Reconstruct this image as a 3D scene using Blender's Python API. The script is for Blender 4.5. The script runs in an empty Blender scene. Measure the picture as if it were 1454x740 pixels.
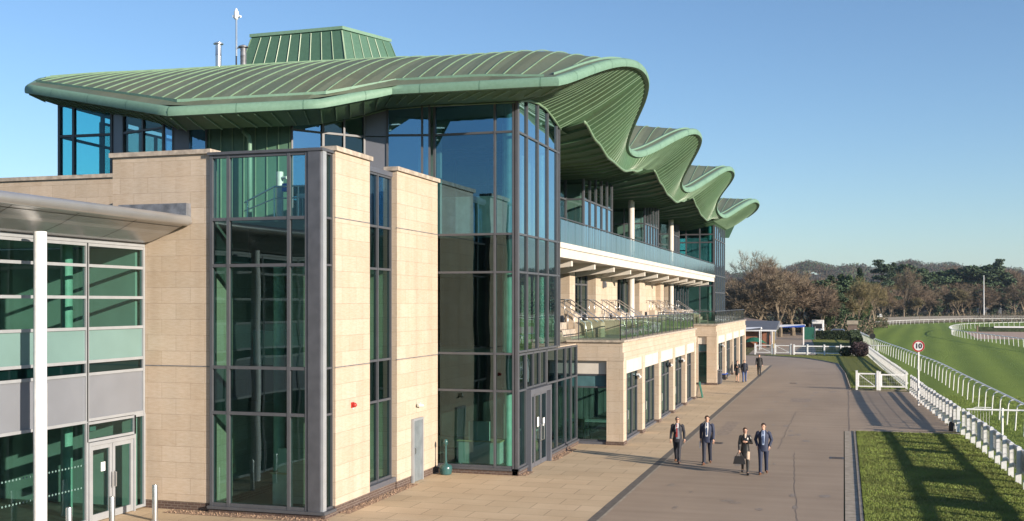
import bpy, bmesh, math, random
from mathutils import Vector, Matrix, Quaternion, noise
R = math.radians
SC = bpy.context.scene
COL = SC.collection
random.seed(7)

# ------------------------------------------------------------------ camera, sky, sun, exposure
F_PX, CAM_H, V_H, VX = 1550.0, 6.0, 430.0, 1198.0
TH = math.atan((VX - 727) / F_PX)
SN, CS = math.sin(TH), math.cos(TH)
cd = bpy.data.cameras.new('camera'); cam = bpy.data.objects.new('camera', cd); COL.objects.link(cam)
cd.sensor_width = 36; cd.lens = F_PX / 1454 * 36; cd.shift_y = (V_H - 370) / 1454
cd.clip_start = 0.1; cd.clip_end = 20000
cam.location = (0, 0, CAM_H); cam.rotation_euler = (R(90), 0, TH)
SC.camera = cam
SUN_EL, SUN_AZ = 15.0, 23.0          # azimuth: degrees from +X towards -Y
w = bpy.data.worlds.new('World'); SC.world = w; w.use_nodes = True
nt = w.node_tree; bg = nt.nodes['Background']; sky = nt.nodes.new('ShaderNodeTexSky')
sky.sky_type = 'NISHITA'; sky.sun_disc = False
sky.sun_elevation = R(SUN_EL); sky.sun_rotation = R(90 + SUN_AZ)
sky.air_density = 1.0; sky.dust_density = 0.1; sky.ozone_density = 2.6; sky.altitude = 50
tint = nt.nodes.new('ShaderNodeMix'); tint.data_type = 'RGBA'; tint.blend_type = 'MULTIPLY'; tint.inputs[0].default_value = 1; tint.inputs[7].default_value = (0.85, 0.945, 1.07, 1)
nt.links.new(sky.outputs[0], tint.inputs[6]); nt.links.new(tint.outputs[2], bg.inputs[0]); bg.inputs[1].default_value = 0.09
sl = bpy.data.lights.new('sun', 'SUN'); sun = bpy.data.objects.new('sun', sl); COL.objects.link(sun)
sl.energy = 5.0; sl.angle = R(0.53); sl.color = (1.0, 0.86, 0.70)
S = Vector((math.cos(R(SUN_EL)) * math.cos(R(SUN_AZ)), -math.cos(R(SUN_EL)) * math.sin(R(SUN_AZ)), math.sin(R(SUN_EL))))
sun.rotation_euler = S.to_track_quat('Z', 'Y').to_euler(); sun.location = S * 100
SC.view_settings.view_transform = 'Standard'; SC.view_settings.look = 'None'
SC.view_settings.exposure = 0.85; SC.view_settings.gamma = 1.0
SC.view_settings.use_curve_mapping = False
SC.render.engine = 'CYCLES'
SC.cycles.use_denoising = True
SC.cycles.max_bounces = 10; SC.cycles.transparent_max_bounces = 24
SC.cycles.diffuse_bounces = 3; SC.cycles.glossy_bounces = 4; SC.cycles.caustics_reflective = False

# survey helpers: measured points of the place, read from the photograph's geometry
def ray(u, v):
    r = (u - 727) / F_PX
    return (-SN + r * CS, CS + r * SN, (V_H - v) / F_PX)
def gnd(u, v, z=0.0):
    x, y, k = ray(u, v); d = (z - CAM_H) / k
    return (x * d, y * d)
def onY(u, v, Y):
    x, y, k = ray(u, v); d = Y / y
    return (x * d, Y, CAM_H + k * d)
def onX(u, v, X):
    x, y, k = ray(u, v); d = X / x
    return (X, y * d, CAM_H + k * d)
def atd(u, d, v=430):
    x, y, k = ray(u, v)
    return (x * d, y * d, CAM_H + k * d)

# ------------------------------------------------------------------ materials
def new_mat(name):
    m = bpy.data.materials.new(name); m.use_nodes = True
    return m, m.node_tree, m.node_tree.nodes['Principled BSDF']
def N(nt, t, **kw):
    n = nt.nodes.new(t)
    for k, v in kw.items():
        if hasattr(n, k): setattr(n, k, v)
    return n
def mixc(nt, a, b, fac, mode='MIX'):
    n = nt.nodes.new('ShaderNodeMix'); n.data_type = 'RGBA'; n.blend_type = mode
    for s, v in ((n.inputs[6], a), (n.inputs[7], b), (n.inputs[0], fac)):
        if isinstance(v, (int, float)): s.default_value = v
        elif isinstance(v, tuple): s.default_value = v + (1,) if len(v) == 3 else v
        else: nt.links.new(v, s)
    return n.outputs[2]
def noise_fac(nt, scale, lo=0.35, hi=0.65, detail=4, coord='Object', sc=(1, 1, 1)):
    tc = nt.nodes.new('ShaderNodeTexCoord'); mp = nt.nodes.new('ShaderNodeMapping'); mp.inputs['Scale'].default_value = sc
    nz = nt.nodes.new('ShaderNodeTexNoise'); nz.inputs['Scale'].default_value = scale; nz.inputs['Detail'].default_value = detail
    nt.links.new(tc.outputs[coord], mp.inputs[0]); nt.links.new(mp.outputs[0], nz.inputs[0])
    mr = nt.nodes.new('ShaderNodeMapRange'); mr.inputs[1].default_value = lo; mr.inputs[2].default_value = hi
    nt.links.new(nz.outputs['Fac'], mr.inputs[0])
    return mr.outputs[0]
def bump(nt, p, h, strength=0.3, dist=0.02):
    b = nt.nodes.new('ShaderNodeBump'); b.inputs['Strength'].default_value = strength; b.inputs['Distance'].default_value = dist
    nt.links.new(h, b.inputs['Height']); nt.links.new(b.outputs[0], p.inputs['Normal'])
def plain(name, c, rough=0.5, metal=0.0, var=0.12, scale=3.0, spec=None, coat=0):
    m, nt, p = new_mat(name)
    f = noise_fac(nt, scale)
    d = tuple(max(0, x * (1 - var)) for x in c); l = tuple(min(1, x * (1 + var)) for x in c)
    nt.links.new(mixc(nt, d, l, f), p.inputs['Base Color'])
    p.inputs['Roughness'].default_value = rough; p.inputs['Metallic'].default_value = metal
    if spec is not None: p.inputs['Specular IOR Level'].default_value = spec
    return m
def glass(name, tint, ior=2.0, rough=0.0, extra=0.0, gloss=(0.85, 0.95, 1.0)):
    m = bpy.data.materials.new(name); m.use_nodes = True; nt = m.node_tree; nt.nodes.clear()
    o = nt.nodes.new('ShaderNodeOutputMaterial'); mx = nt.nodes.new('ShaderNodeMixShader')
    t = nt.nodes.new('ShaderNodeBsdfTransparent'); g = nt.nodes.new('ShaderNodeBsdfGlossy'); gm_ = nt.nodes.new('ShaderNodeNewGeometry')
    t.inputs[0].default_value = tint + (1,); g.inputs[0].default_value = gloss + (1,); g.inputs['Roughness'].default_value = rough
    def mth(op, a, b=None):
        n = nt.nodes.new('ShaderNodeMath'); n.operation = op
        for i, v in enumerate((a, b)):
            if v is None: continue
            if isinstance(v, (int, float)): n.inputs[i].default_value = v
            else: nt.links.new(v, n.inputs[i])
        return n.outputs[0]
    dt = nt.nodes.new('ShaderNodeVectorMath'); dt.operation = 'DOT_PRODUCT'; nt.links.new(gm_.outputs['Incoming'], dt.inputs[0]); nt.links.new(gm_.outputs['Normal'], dt.inputs[1])
    r0 = ((ior - 1) / (ior + 1)) ** 2
    schl = mth('ADD', mth('MULTIPLY', mth('POWER', mth('SUBTRACT', 1.0, mth('ABSOLUTE', dt.outputs['Value'])), 5.0), 1 - r0), r0)
    # each pane is a touch out of true, so reflections bend a little
    tc = nt.nodes.new('ShaderNodeTexCoord'); nz = nt.nodes.new('ShaderNodeTexNoise'); nz.inputs['Scale'].default_value = 0.55; nz.inputs['Detail'].default_value = 1
    b = nt.nodes.new('ShaderNodeBump'); b.inputs['Strength'].default_value = 0.2; b.inputs['Distance'].default_value = 0.05
    nt.links.new(tc.outputs['Object'], nz.inputs[0]); nt.links.new(nz.outputs['Fac'], b.inputs['Height']); nt.links.new(b.outputs[0], g.inputs['Normal'])
    ad = nt.nodes.new('ShaderNodeMath'); ad.operation = 'ADD'; ad.use_clamp = True; ad.inputs[1].default_value = extra
    nt.links.new(schl, ad.inputs[0]); nt.links.new(ad.outputs[0], mx.inputs[0])
    nt.links.new(t.outputs[0], mx.inputs[1]); nt.links.new(g.outputs[0], mx.inputs[2]); nt.links.new(mx.outputs[0], o.inputs[0])
    return m
def stone_mat(name, c1, c2, mortar, bw, rh, msize=0.006, offs=0.5):
    m, nt, p = new_mat(name)
    uv = nt.nodes.new('ShaderNodeUVMap'); uv.uv_map = 'UVMap'
    br = nt.nodes.new('ShaderNodeTexBrick'); br.offset = offs
    br.inputs['Scale'].default_value = 1.0; br.inputs['Brick Width'].default_value = bw; br.inputs['Row Height'].default_value = rh
    br.inputs['Mortar Size'].default_value = msize; br.inputs['Mortar Smooth'].default_value = 0.1; br.inputs['Bias'].default_value = 0.0
    br.inputs['Color1'].default_value = c1 + (1,); br.inputs['Color2'].default_value = c2 + (1,); br.inputs['Mortar'].default_value = mortar + (1,)
    nt.links.new(uv.outputs[0], br.inputs[0])
    f = noise_fac(nt, 1.1, 0.3, 0.7, 6); f2 = noise_fac(nt, 14, 0.3, 0.7, 5, sc=(0.4, 0.4, 2.5))
    dk = tuple(x * 0.86 for x in c1); 
    a = mixc(nt, br.outputs[0], tuple(x * y for x, y in zip(c2, (1.02, 0.9, 0.78))), f)
    nt.links.new(mixc(nt, a, br.outputs[0], 0.62), a.node.inputs[6]) if False else None
    b1 = mixc(nt, br.outputs[0], a, 0.3)
    b2 = mixc(nt, b1, (0.88, 0.85, 0.8), f2, 'MULTIPLY'); b2.node.inputs[0].default_value = 0.5
    f4 = noise_fac(nt, 1.0, 0.42, 0.75, 5, sc=(2.2, 2.2, 0.12)); b3 = mixc(nt, b2, (0.80, 0.78, 0.75), f4, 'MULTIPLY'); b4 = mixc(nt, b2, b3, 0.55)
    nt.links.new(b4, p.inputs['Base Color']); p.inputs['Roughness'].default_value = 0.85; p.inputs['Specular IOR Level'].default_value = 0.25
    inv = nt.nodes.new('ShaderNodeMath'); inv.operation = 'MULTIPLY_ADD'; inv.inputs[1].default_value = -1; inv.inputs[2].default_value = 1
    nt.links.new(br.outputs['Fac'], inv.inputs[0]); bump(nt, p, inv.outputs[0], 0.5, 0.006)
    return m
M = {}
M['stone'] = stone_mat('sandstone', (0.465, 0.395, 0.32), (0.53, 0.46, 0.385), (0.33, 0.275, 0.22), 0.95, 0.46)
M['coping'] = plain('stone_coping', (0.38, 0.33, 0.275), 0.85, var=0.25, scale=5)
M['brick'] = stone_mat('dark_brick', (0.085, 0.06, 0.055), (0.12, 0.085, 0.075), (0.22, 0.2, 0.18), 0.22, 0.075, 0.008)
M['redbrick'] = stone_mat('red_brick', (0.30, 0.12, 0.075), (0.36, 0.155, 0.095), (0.3, 0.22, 0.18), 0.22, 0.075, 0.008)
M['white_conc'] = plain('white_concrete', (0.56, 0.53, 0.48), 0.7, var=0.06, scale=1.5)
M['white'] = plain('white_paint', (0.76, 0.77, 0.78), 0.45, var=0.07, scale=6)
M['frame'] = plain('grey_aluminium', (0.082, 0.087, 0.10), 0.45, 0.1, var=0.06)
M['framel'] = plain('pale_aluminium', (0.34, 0.36, 0.385), 0.4, 0.2, var=0.05)
M['panel'] = plain('grey_panel', (0.12, 0.128, 0.155), 0.35, 0.2, var=0.06, scale=1)
M['panel_l'] = plain('light_grey_panel', (0.20, 0.215, 0.245), 0.3, 0.1, var=0.05, scale=1)
M['canopy'] = plain('silver_canopy', (0.42, 0.42, 0.42), 0.3, 0.6, var=0.05, scale=1.5)
M['steel'] = plain('stainless_steel', (0.62, 0.62, 0.62), 0.3, 0.9, var=0.05)
M['lead'] = plain('lead_flashing', (0.15, 0.16, 0.18), 0.5, 0.2, var=0.35, scale=4)
M['glass'] = glass('green_glass', (0.38, 0.60, 0.55), 1.72, gloss=(0.62, 0.86, 0.92))
M['glass_dk'] = glass('spandrel_glass', (0.08, 0.17, 0.18), 1.8, gloss=(0.6, 0.85, 0.9))
M['glass_bl'] = glass('blue_glass', (0.24, 0.52, 0.68), 2.2, extra=0.22, gloss=(0.36, 0.66, 0.94))
M['glass_side'] = glass('blue_side_glass', (0.30, 0.5, 0.56), 2.4, extra=0.42, gloss=(0.60, 0.84, 1.0))
M['glass_teal'] = glass('teal_glass', (0.17, 0.62, 0.66), 1.7, gloss=(0.5, 0.8, 0.95))
M['glass_top'] = glass('top_floor_glass', (0.55, 0.74, 0.70), 2.0, extra=0.14, gloss=(0.8, 0.95, 0.95))
M['glass_clear'] = glass('clear_glass', (0.85, 0.93, 0.95), 1.5)
M['glass_mid'] = glass('mid_side_glass', (0.26, 0.44, 0.42), 2.2, extra=0.10, gloss=(0.75, 0.9, 0.95))
M['frost'] = plain('frosted_glass', (0.15, 0.245, 0.235), 0.2, var=0.05, scale=1)
M['tealblind'] = plain('teal_spandrel', (0.07, 0.15, 0.17), 0.15, var=0.1)
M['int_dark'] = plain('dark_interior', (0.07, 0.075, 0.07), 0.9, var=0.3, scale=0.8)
M['int_wall'] = plain('interior_plaster', (0.46, 0.49, 0.45), 0.9, var=0.1, scale=0.8)
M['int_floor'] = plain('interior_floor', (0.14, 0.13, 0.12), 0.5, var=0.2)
M['cream'] = plain('cream_paint', (0.62, 0.64, 0.56), 0.6)
M['wood'] = plain('pale_wood', (0.50, 0.40, 0.22), 0.5)
M['black'] = plain('black_plastic', (0.02, 0.02, 0.022), 0.5)
M['red'] = plain('red_plastic', (0.42, 0.03, 0.025), 0.4)
M['tealpot'] = plain('teal_enamel', (0.035, 0.10, 0.10), 0.25)
M['post_grey'] = plain('dark_grey_post', (0.075, 0.08, 0.095), 0.4)
M['grey_door'] = plain('grey_door_paint', (0.17, 0.20, 0.22), 0.4)
M['purple'] = plain('dark_shrub_leaf', (0.07, 0.045, 0.05), 0.8, var=0.3)
M['greensheet'] = plain('green_sheet', (0.02, 0.12, 0.08), 0.5)
M['blue'] = plain('blue_canvas', (0.02, 0.08, 0.42), 0.6)
M['slate'] = plain('slate_roof', (0.11, 0.12, 0.14), 0.6)
M['tileroof'] = plain('brown_tiles', (0.16, 0.12, 0.10), 0.8)
M['bark'] = plain('bark', (0.17, 0.135, 0.095), 0.95, var=0.3, scale=1.5)
M['darkbark'] = plain('dark_bark', (0.05, 0.042, 0.034), 0.95, var=0.3, scale=1.5)
M['twig'] = plain('brown_twigs', (0.185, 0.145, 0.098), 0.95, var=0.25, scale=0.25)
M['twig_red'] = plain('reddish_twigs', (0.175, 0.13, 0.09), 0.95, var=0.25, scale=0.25)
M['twig_olive'] = plain('olive_twigs', (0.18, 0.15, 0.075), 0.95, var=0.25, scale=0.25)
M['leaf_dk'] = plain('dark_evergreen', (0.035, 0.065, 0.026), 0.8, var=0.35, scale=0.5)
M['leaf_mid'] = plain('holly_green', (0.045, 0.08, 0.022), 0.8, var=0.35, scale=0.5)
M['leaf_blue'] = plain('cedar_green', (0.045, 0.075, 0.04), 0.8, var=0.3, scale=0.5)
M['leaf_yel'] = plain('yellow_green_leaf', (0.12, 0.13, 0.03), 0.8, var=0.3, scale=0.5)
M['hedge'] = plain('hedge_leaf', (0.03, 0.05, 0.018), 0.85, var=0.4, scale=2)
M['wood_mid'] = plain('far_brown_wood', (0.062, 0.048, 0.036), 0.95, var=0.35, scale=0.05)
M['wood_far'] = plain('far_wood', (0.042, 0.039, 0.033), 0.95, var=0.35, scale=0.05)
M['skin'] = plain('skin', (0.55, 0.33, 0.24), 0.5, var=0.05)

def copper(name, base, streak, light, rough=0.45, sc=(0.25, 1.6, 1.6), panel=0.0):
    m, nt, p = new_mat(name)
    f = noise_fac(nt, 1.0, 0.3, 0.72, 6, sc=sc); f2 = noise_fac(nt, 0.35, 0.35, 0.68, 4); f3 = noise_fac(nt, 9, 0.3, 0.7, 4)
    a = mixc(nt, base, streak, f2); b = mixc(nt, a, light, f); c = mixc(nt, a, b, 0.5)
    d = mixc(nt, c, (0.85, 0.87, 0.85), f3, 'MULTIPLY')
    if panel:      # each folded sheet has weathered its own way
        tc = nt.nodes.new('ShaderNodeTexCoord'); sx_ = nt.nodes.new('ShaderNodeSeparateXYZ'); nt.links.new(tc.outputs['Object'], sx_.inputs[0])
        cm = nt.nodes.new('ShaderNodeCombineXYZ')
        for o_, i_, q in (('X', 0, panel), ('Y', 1, 5.3)):
            a_ = nt.nodes.new('ShaderNodeMath'); a_.operation = 'DIVIDE'; a_.inputs[1].default_value = q; nt.links.new(sx_.outputs[o_], a_.inputs[0])
            f_ = nt.nodes.new('ShaderNodeMath'); f_.operation = 'FLOOR'; nt.links.new(a_.outputs[0], f_.inputs[0]); nt.links.new(f_.outputs[0], cm.inputs[i_])
        wn = nt.nodes.new('ShaderNodeTexWhiteNoise'); nt.links.new(cm.outputs[0], wn.inputs[0])
        d = mixc(nt, d, mixc(nt, (0.80, 0.80, 0.78), (1.12, 1.1, 1.08), wn.outputs['Value']), 1.0, 'MULTIPLY')
    nt.links.new(d, p.inputs['Base Color']); p.inputs['Roughness'].default_value = rough; p.inputs['Specular IOR Level'].default_value = 0.35
    return m
M['roof'] = copper('patina_roof', (0.12, 0.155, 0.11), (0.14, 0.15, 0.10), (0.155, 0.195, 0.145), 0.6, (1.6, 0.3, 1.0), panel=0.58)
M['fascia'] = copper('patina_fascia', (0.155, 0.275, 0.205), (0.145, 0.255, 0.19), (0.19, 0.32, 0.245), 0.58)
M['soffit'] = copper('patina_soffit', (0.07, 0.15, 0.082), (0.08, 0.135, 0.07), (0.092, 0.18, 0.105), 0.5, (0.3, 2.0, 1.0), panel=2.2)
M['clad'] = copper('patina_cladding', (0.07, 0.15, 0.105), (0.065, 0.14, 0.10), (0.09, 0.18, 0.13), 0.45)
M['seam'] = plain('patina_seam', (0.16, 0.255, 0.165), 0.4, var=0.12)

def asphalt_mat():
    m, nt, p = new_mat('brown_asphalt')
    f = noise_fac(nt, 0.35, 0.3, 0.7, 6, sc=(1, 0.35, 1)); g = noise_fac(nt, 60, 0.25, 0.75, 3); s = noise_fac(nt, 1.4, 0.35, 0.7, 5, sc=(0.15, 1.3, 1))
    a = mixc(nt, (0.325, 0.25, 0.182), (0.39, 0.302, 0.222), f); b = mixc(nt, (0.72, 0.72, 0.72), (1.12, 1.12, 1.12), g); c = mixc(nt, a, b, 0.7, 'MULTIPLY')
    d = mixc(nt, c, (0.86, 0.85, 0.84), s, 'MULTIPLY')
    nt.links.new(d, p.inputs['Base Color']); p.inputs['Roughness'].default_value = 0.8; bump(nt, p, g, 0.4, 0.006)
    return m
def paving_mat():
    m, nt, p = new_mat('tan_paving')
    tc = nt.nodes.new('ShaderNodeTexCoord')
    br = nt.nodes.new('ShaderNodeTexBrick'); br.offset = 0.5
    for k, v in (('Scale', 1), ('Brick Width', 1.35), ('Row Height', 0.9), ('Mortar Size', 0.009), ('Mortar Smooth', 0.2), ('Bias', 0)): br.inputs[k].default_value = v
    br.inputs['Color1'].default_value = (0.56, 0.435, 0.285, 1); br.inputs['Color2'].default_value = (0.63, 0.49, 0.325, 1); br.inputs['Mortar'].default_value = (0.2, 0.15, 0.10, 1)
    nt.links.new(tc.outputs['Object'], br.inputs[0])
    f = noise_fac(nt, 0.6, 0.3, 0.7, 6); g = noise_fac(nt, 40, 0.25, 0.75, 3)
    a = mixc(nt, br.outputs[0], mixc(nt, (1, 1, 1), (0.86, 0.83, 0.80), f), 1.0, 'MULTIPLY'); b = mixc(nt, (0.86, 0.86, 0.86), (1.1, 1.1, 1.1), g); c = mixc(nt, a, b, 0.8, 'MULTIPLY')
    nt.links.new(c, p.inputs['Base Color']); p.inputs['Roughness'].default_value = 0.8
    return m
def grass_mat(name, a, b, c, stripes=0.0):
    m, nt, p = new_mat(name)
    f = noise_fac(nt, 0.25, 0.3, 0.7, 8); g = noise_fac(nt, 9, 0.3, 0.7, 6); h = noise_fac(nt, 45, 0.25, 0.75, 3, sc=(1, 0.6, 1))
    x = mixc(nt, a, b, f); y = mixc(nt, x, c, g); y.node.inputs[0].default_value = 0.5
    k = mixc(nt, y, mixc(nt, (0.6, 0.6, 0.6), (1.25, 1.25, 1.2), h), 0.85, 'MULTIPLY')
    k2 = k
    if stripes:
        tc = nt.nodes.new('ShaderNodeTexCoord'); mp = nt.nodes.new('ShaderNodeMapping'); mp.inputs['Rotation'].default_value = (0, 0, R(4))
        wv = nt.nodes.new('ShaderNodeTexWave'); wv.bands_direction = 'X'; wv.inputs['Scale'].default_value = 0.085; wv.inputs['Distortion'].default_value = 1.6; wv.inputs['Detail'].default_value = 2; wv.inputs['Detail Scale'].default_value = 0.35
        nt.links.new(tc.outputs['Object'], mp.inputs[0]); nt.links.new(mp.outputs[0], wv.inputs[0])
        k2 = mixc(nt, k, mixc(nt, (0.78, 0.82, 0.8), (1.12, 1.1, 1.05), wv.outputs['Fac']), stripes, 'MULTIPLY')
    nt.links.new(k2, p.inputs['Base Color']); p.inputs['Roughness'].default_value = 0.9; p.inputs['Specular IOR Level'].default_value = 0.2
    bump(nt, p, h, 0.9, 0.05)
    return m
M['asphalt'] = asphalt_mat(); M['paving'] = paving_mat()
M['lawn'] = grass_mat('lawn_grass', (0.15, 0.19, 0.032), (0.19, 0.225, 0.045), (0.21, 0.20, 0.06))
M['turf'] = grass_mat('turf_grass', (0.14, 0.23, 0.035), (0.175, 0.27, 0.045), (0.20, 0.26, 0.06), 0.9)
M['rough_ground'] = grass_mat('field_grass', (0.10, 0.12, 0.04), (0.13, 0.13, 0.05), (0.14, 0.12, 0.06))
M['darkstrip'] = plain('dark_setts', (0.125, 0.11, 0.095), 0.8, var=0.2, scale=5)
M['concrete'] = plain('kerb_concrete', (0.33, 0.285, 0.225), 0.85, var=0.2, scale=4)
M['gravel'] = plain('gravel', (0.28, 0.19, 0.13), 0.9, var=0.55, scale=28)
M['sand'] = plain('sand_track', (0.40, 0.28, 0.21), 0.9, var=0.1)
M['blade'] = plain('grass_blade', (0.15, 0.20, 0.04), 0.8, var=0.4, scale=0.7)

# ------------------------------------------------------------------ mesh builder
class MB:
    def __init__(s): s.v = []; s.f = []
    def add(s, vs, fs):
        b = len(s.v); s.v += [tuple(p) for p in vs]; s.f += [tuple(i + b for i in f) for f in fs]; return s
    def box(s, x0, x1, y0, y1, z0, z1):
        if x0 > x1: x0, x1 = x1, x0
        if y0 > y1: y0, y1 = y1, y0
        if z0 > z1: z0, z1 = z1, z0
        return s.add([(x0, y0, z0), (x1, y0, z0), (x1, y1, z0), (x0, y1, z0), (x0, y0, z1), (x1, y0, z1), (x1, y1, z1), (x0, y1, z1)],
                     [(0, 3, 2, 1), (4, 5, 6, 7), (0, 1, 5, 4), (1, 2, 6, 5), (2, 3, 7, 6), (3, 0, 4, 7)])
    def hexa(s, p): return s.add(p, [(0, 3, 2, 1), (4, 5, 6, 7), (0, 1, 5, 4), (1, 2, 6, 5), (2, 3, 7, 6), (3, 0, 4, 7)])
    def seg(s, fr, a0, a1, n0, n1, z0, z1):     # box in the frame of a wall: along, outwards, up
        P = [fr(a, n, z) for z in (z0, z1) for a, n in ((a0, n0), (a1, n0), (a1, n1), (a0, n1))]
        return s.hexa(P)
    def quad(s, *p): return s.add(p, [tuple(range(len(p)))])
    def prism(s, poly, z0, z1):
        n = len(poly)
        vs = [(x, y, z0) for x, y in poly] + [(x, y, z1) for x, y in poly]
        return s.add(vs, [tuple(range(n))[::-1], tuple(range(n, 2 * n))] + [(i, (i + 1) % n, n + (i + 1) % n, n + i) for i in range(n)])
    def tube(s, pts, r, n=8, cap=True, flat=1.0):
        pts = [Vector(p) for p in pts]; rs = r if isinstance(r, (list, tuple)) else [r] * len(pts)
        b = len(s.v); up = Vector((0, 0, 1)); prev = None
        for i, p in enumerate(pts):
            t = (pts[min(i + 1, len(pts) - 1)] - pts[max(i - 1, 0)])
            t = t.normalized() if t.length > 1e-9 else Vector((0, 0, 1))
            if prev is None:
                a = t.cross(up if abs(t.z) < 0.95 else Vector((1, 0, 0))).normalized()
            else:
                a = (prev - t * prev.dot(t)); a = a.normalized() if a.length > 1e-6 else prev
            prev = a; c = t.cross(a)
            for k in range(n):
                q = 2 * math.pi * k / n
                s.v.append(tuple(p + a * (rs[i] * math.cos(q) * flat) + c * (rs[i] * math.sin(q))))
        for i in range(len(pts) - 1):
            for k in range(n):
                s.f.append((b + i * n + k, b + i * n + (k + 1) % n, b + (i + 1) * n + (k + 1) % n, b + (i + 1) * n + k))
        if cap:
            s.f.append(tuple(b + k for k in range(n))[::-1]); e = b + (len(pts) - 1) * n; s.f.append(tuple(e + k for k in range(n)))
        return s
    def lathe(s, x, y, prof, n=16):
        b = len(s.v)
        for r, z in prof:
            for k in range(n):
                q = 2 * math.pi * k / n; s.v.append((x + r * math.cos(q), y + r * math.sin(q), z))
        for i in range(len(prof) - 1):
            for k in range(n): s.f.append((b + i * n + k, b + i * n + (k + 1) % n, b + (i + 1) * n + (k + 1) % n, b + (i + 1) * n + k))
        s.f.append(tuple(b + k for k in range(n))[::-1]); e = b + (len(prof) - 1) * n; s.f.append(tuple(e + k for k in range(n)))
        return s
    def grid(s, rows):
        b = len(s.v); n = len(rows[0])
        for r in rows: s.v += [tuple(p) for p in r]
        for i in range(len(rows) - 1):
            for j in range(n - 1): s.f.append((b + i * n + j, b + i * n + j + 1, b + (i + 1) * n + j + 1, b + (i + 1) * n + j))
        return s
    def ellipsoid(s, c, r, n=10, m=7):
        prof = [(max(1e-4, math.sin(math.pi * i / m)), -math.cos(math.pi * i / m)) for i in range(m + 1)]
        b = len(s.v); s.lathe(0, 0, prof, n)
        for i in range(b, len(s.v)):
            x, y, z = s.v[i]; s.v[i] = (c[0] + x * r[0], c[1] + y * r[1], c[2] + z * r[2])
        return s
    def build(s, name, mat, parent=None, smooth=False, uv=True, origin=None, **props):
        me = bpy.data.meshes.new(name)
        o0 = Vector(origin) if origin else (parent_origin(parent) if parent else Vector((0, 0, 0)))
        me.from_pydata([tuple(Vector(p) - o0) for p in s.v], [], s.f); me.update()
        if uv and len(s.f) < 40000:
            ul = me.uv_layers.new(name='UVMap')
            for p in me.polygons:
                n = p.normal
                for li in p.loop_indices:
                    q = s.v[me.loops[li].vertex_index]
                    if abs(n.z) > 0.8: c = (q[0], q[1])
                    elif abs(n.x) > abs(n.y): c = (q[1], q[2])
                    else: c = (q[0], q[2])
                    ul.data[li].uv = c
        if smooth:
            me.polygons.foreach_set('use_smooth', [True] * len(me.polygons))
            if smooth == 'auto':
                try: me.set_sharp_from_angle(angle=R(40))
                except Exception: pass
        mm = M[mat] if isinstance(mat, str) else mat
        me.materials.append(mm)
        o = bpy.data.objects.new(name, me); COL.objects.link(o)
        if parent: o.parent = parent
        else: o.location = o0
        for k, v in props.items(): o[k] = v
        return o
def parent_origin(p):
    v = Vector((0, 0, 0))
    while p is not None: v += p.location; p = p.parent
    return v
def thing(name, label, cat, loc=(0, 0, 0), group=None, rz=0.0):
    o = bpy.data.objects.new(name, None); COL.objects.link(o); o.location = loc; o.rotation_euler = (0, 0, rz)
    o.empty_display_size = 0.3
    o['label'] = label; o['category'] = cat
    if group: o['group'] = group
    return o
def tag(o, label, cat, group=None):
    o['label'] = label; o['category'] = cat
    if group: o['group'] = group
    return o
def dup(root, loc, rz=0.0, scale=None, label=None):
    r = root.copy(); COL.objects.link(r); r.location = loc; r.rotation_euler = (0, 0, rz)
    if scale: r.scale = scale
    if label: r['label'] = label
    for ch in list(root.children):
        c = ch.copy(); COL.objects.link(c); c.parent = r
        for g in ch.children:
            d = g.copy(); COL.objects.link(d); d.parent = c
    return r
def frame(p0, p1, out=1):
    t = Vector((p1[0] - p0[0], p1[1] - p0[1])); L = t.length; t /= L
    n = Vector((t.y, -t.x)) * out
    return (lambda a, b, z: (p0[0] + t.x * a + n.x * b, p0[1] + t.y * a + n.y * b, z)), L
def glazing(root, p0, p1, cols, levels, panes, name='window', fr='frame', fw=0.07, depth=0.14, out=1, skip=()):
    """cols: distances along the wall; levels: heights; panes: one glass material per row. The whole bay is one window part."""
    g, L = frame(p0, p1, out)
    if cols is None: cols = [0, L]
    m = MB(); e = fw / 2
    for i, c in enumerate(cols):
        m.seg(g, c - e, c + e, -depth * 0.6, depth * 0.4, levels[0], levels[-1])
    for k, z in enumerate(levels):
        z0, z1 = (z, z + fw) if k == 0 else ((z - fw, z) if k == len(levels) - 1 else (z - e, z + e))
        for i in range(len(cols) - 1):
            m.seg(g, cols[i] + e, cols[i + 1] - e, -depth * 0.6 + 0.006, depth * 0.4 - 0.012, z0, z1)
    w_ = m.build(name, fr, root)
    by = []
    for k in range(len(levels) - 1):
        mat = panes[k]
        if mat is None: continue
        q = MB(); by.append((mat, q))
        for i in range(len(cols) - 1):
            if (i, k) in skip: continue
            a0, a1 = cols[i] + e * 0.5, cols[i + 1] - e * 0.5
            q.quad(g(a0, -0.01, levels[k] + 0.01), g(a1, -0.01, levels[k] + 0.01), g(a1, -0.01, levels[k + 1] - 0.01), g(a0, -0.01, levels[k + 1] - 0.01))
    for mat, q in by:
        if q.v: q.build('glass_pane' if mat.startswith('glass') else 'spandrel_panel', mat, w_)
    return w_

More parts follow.
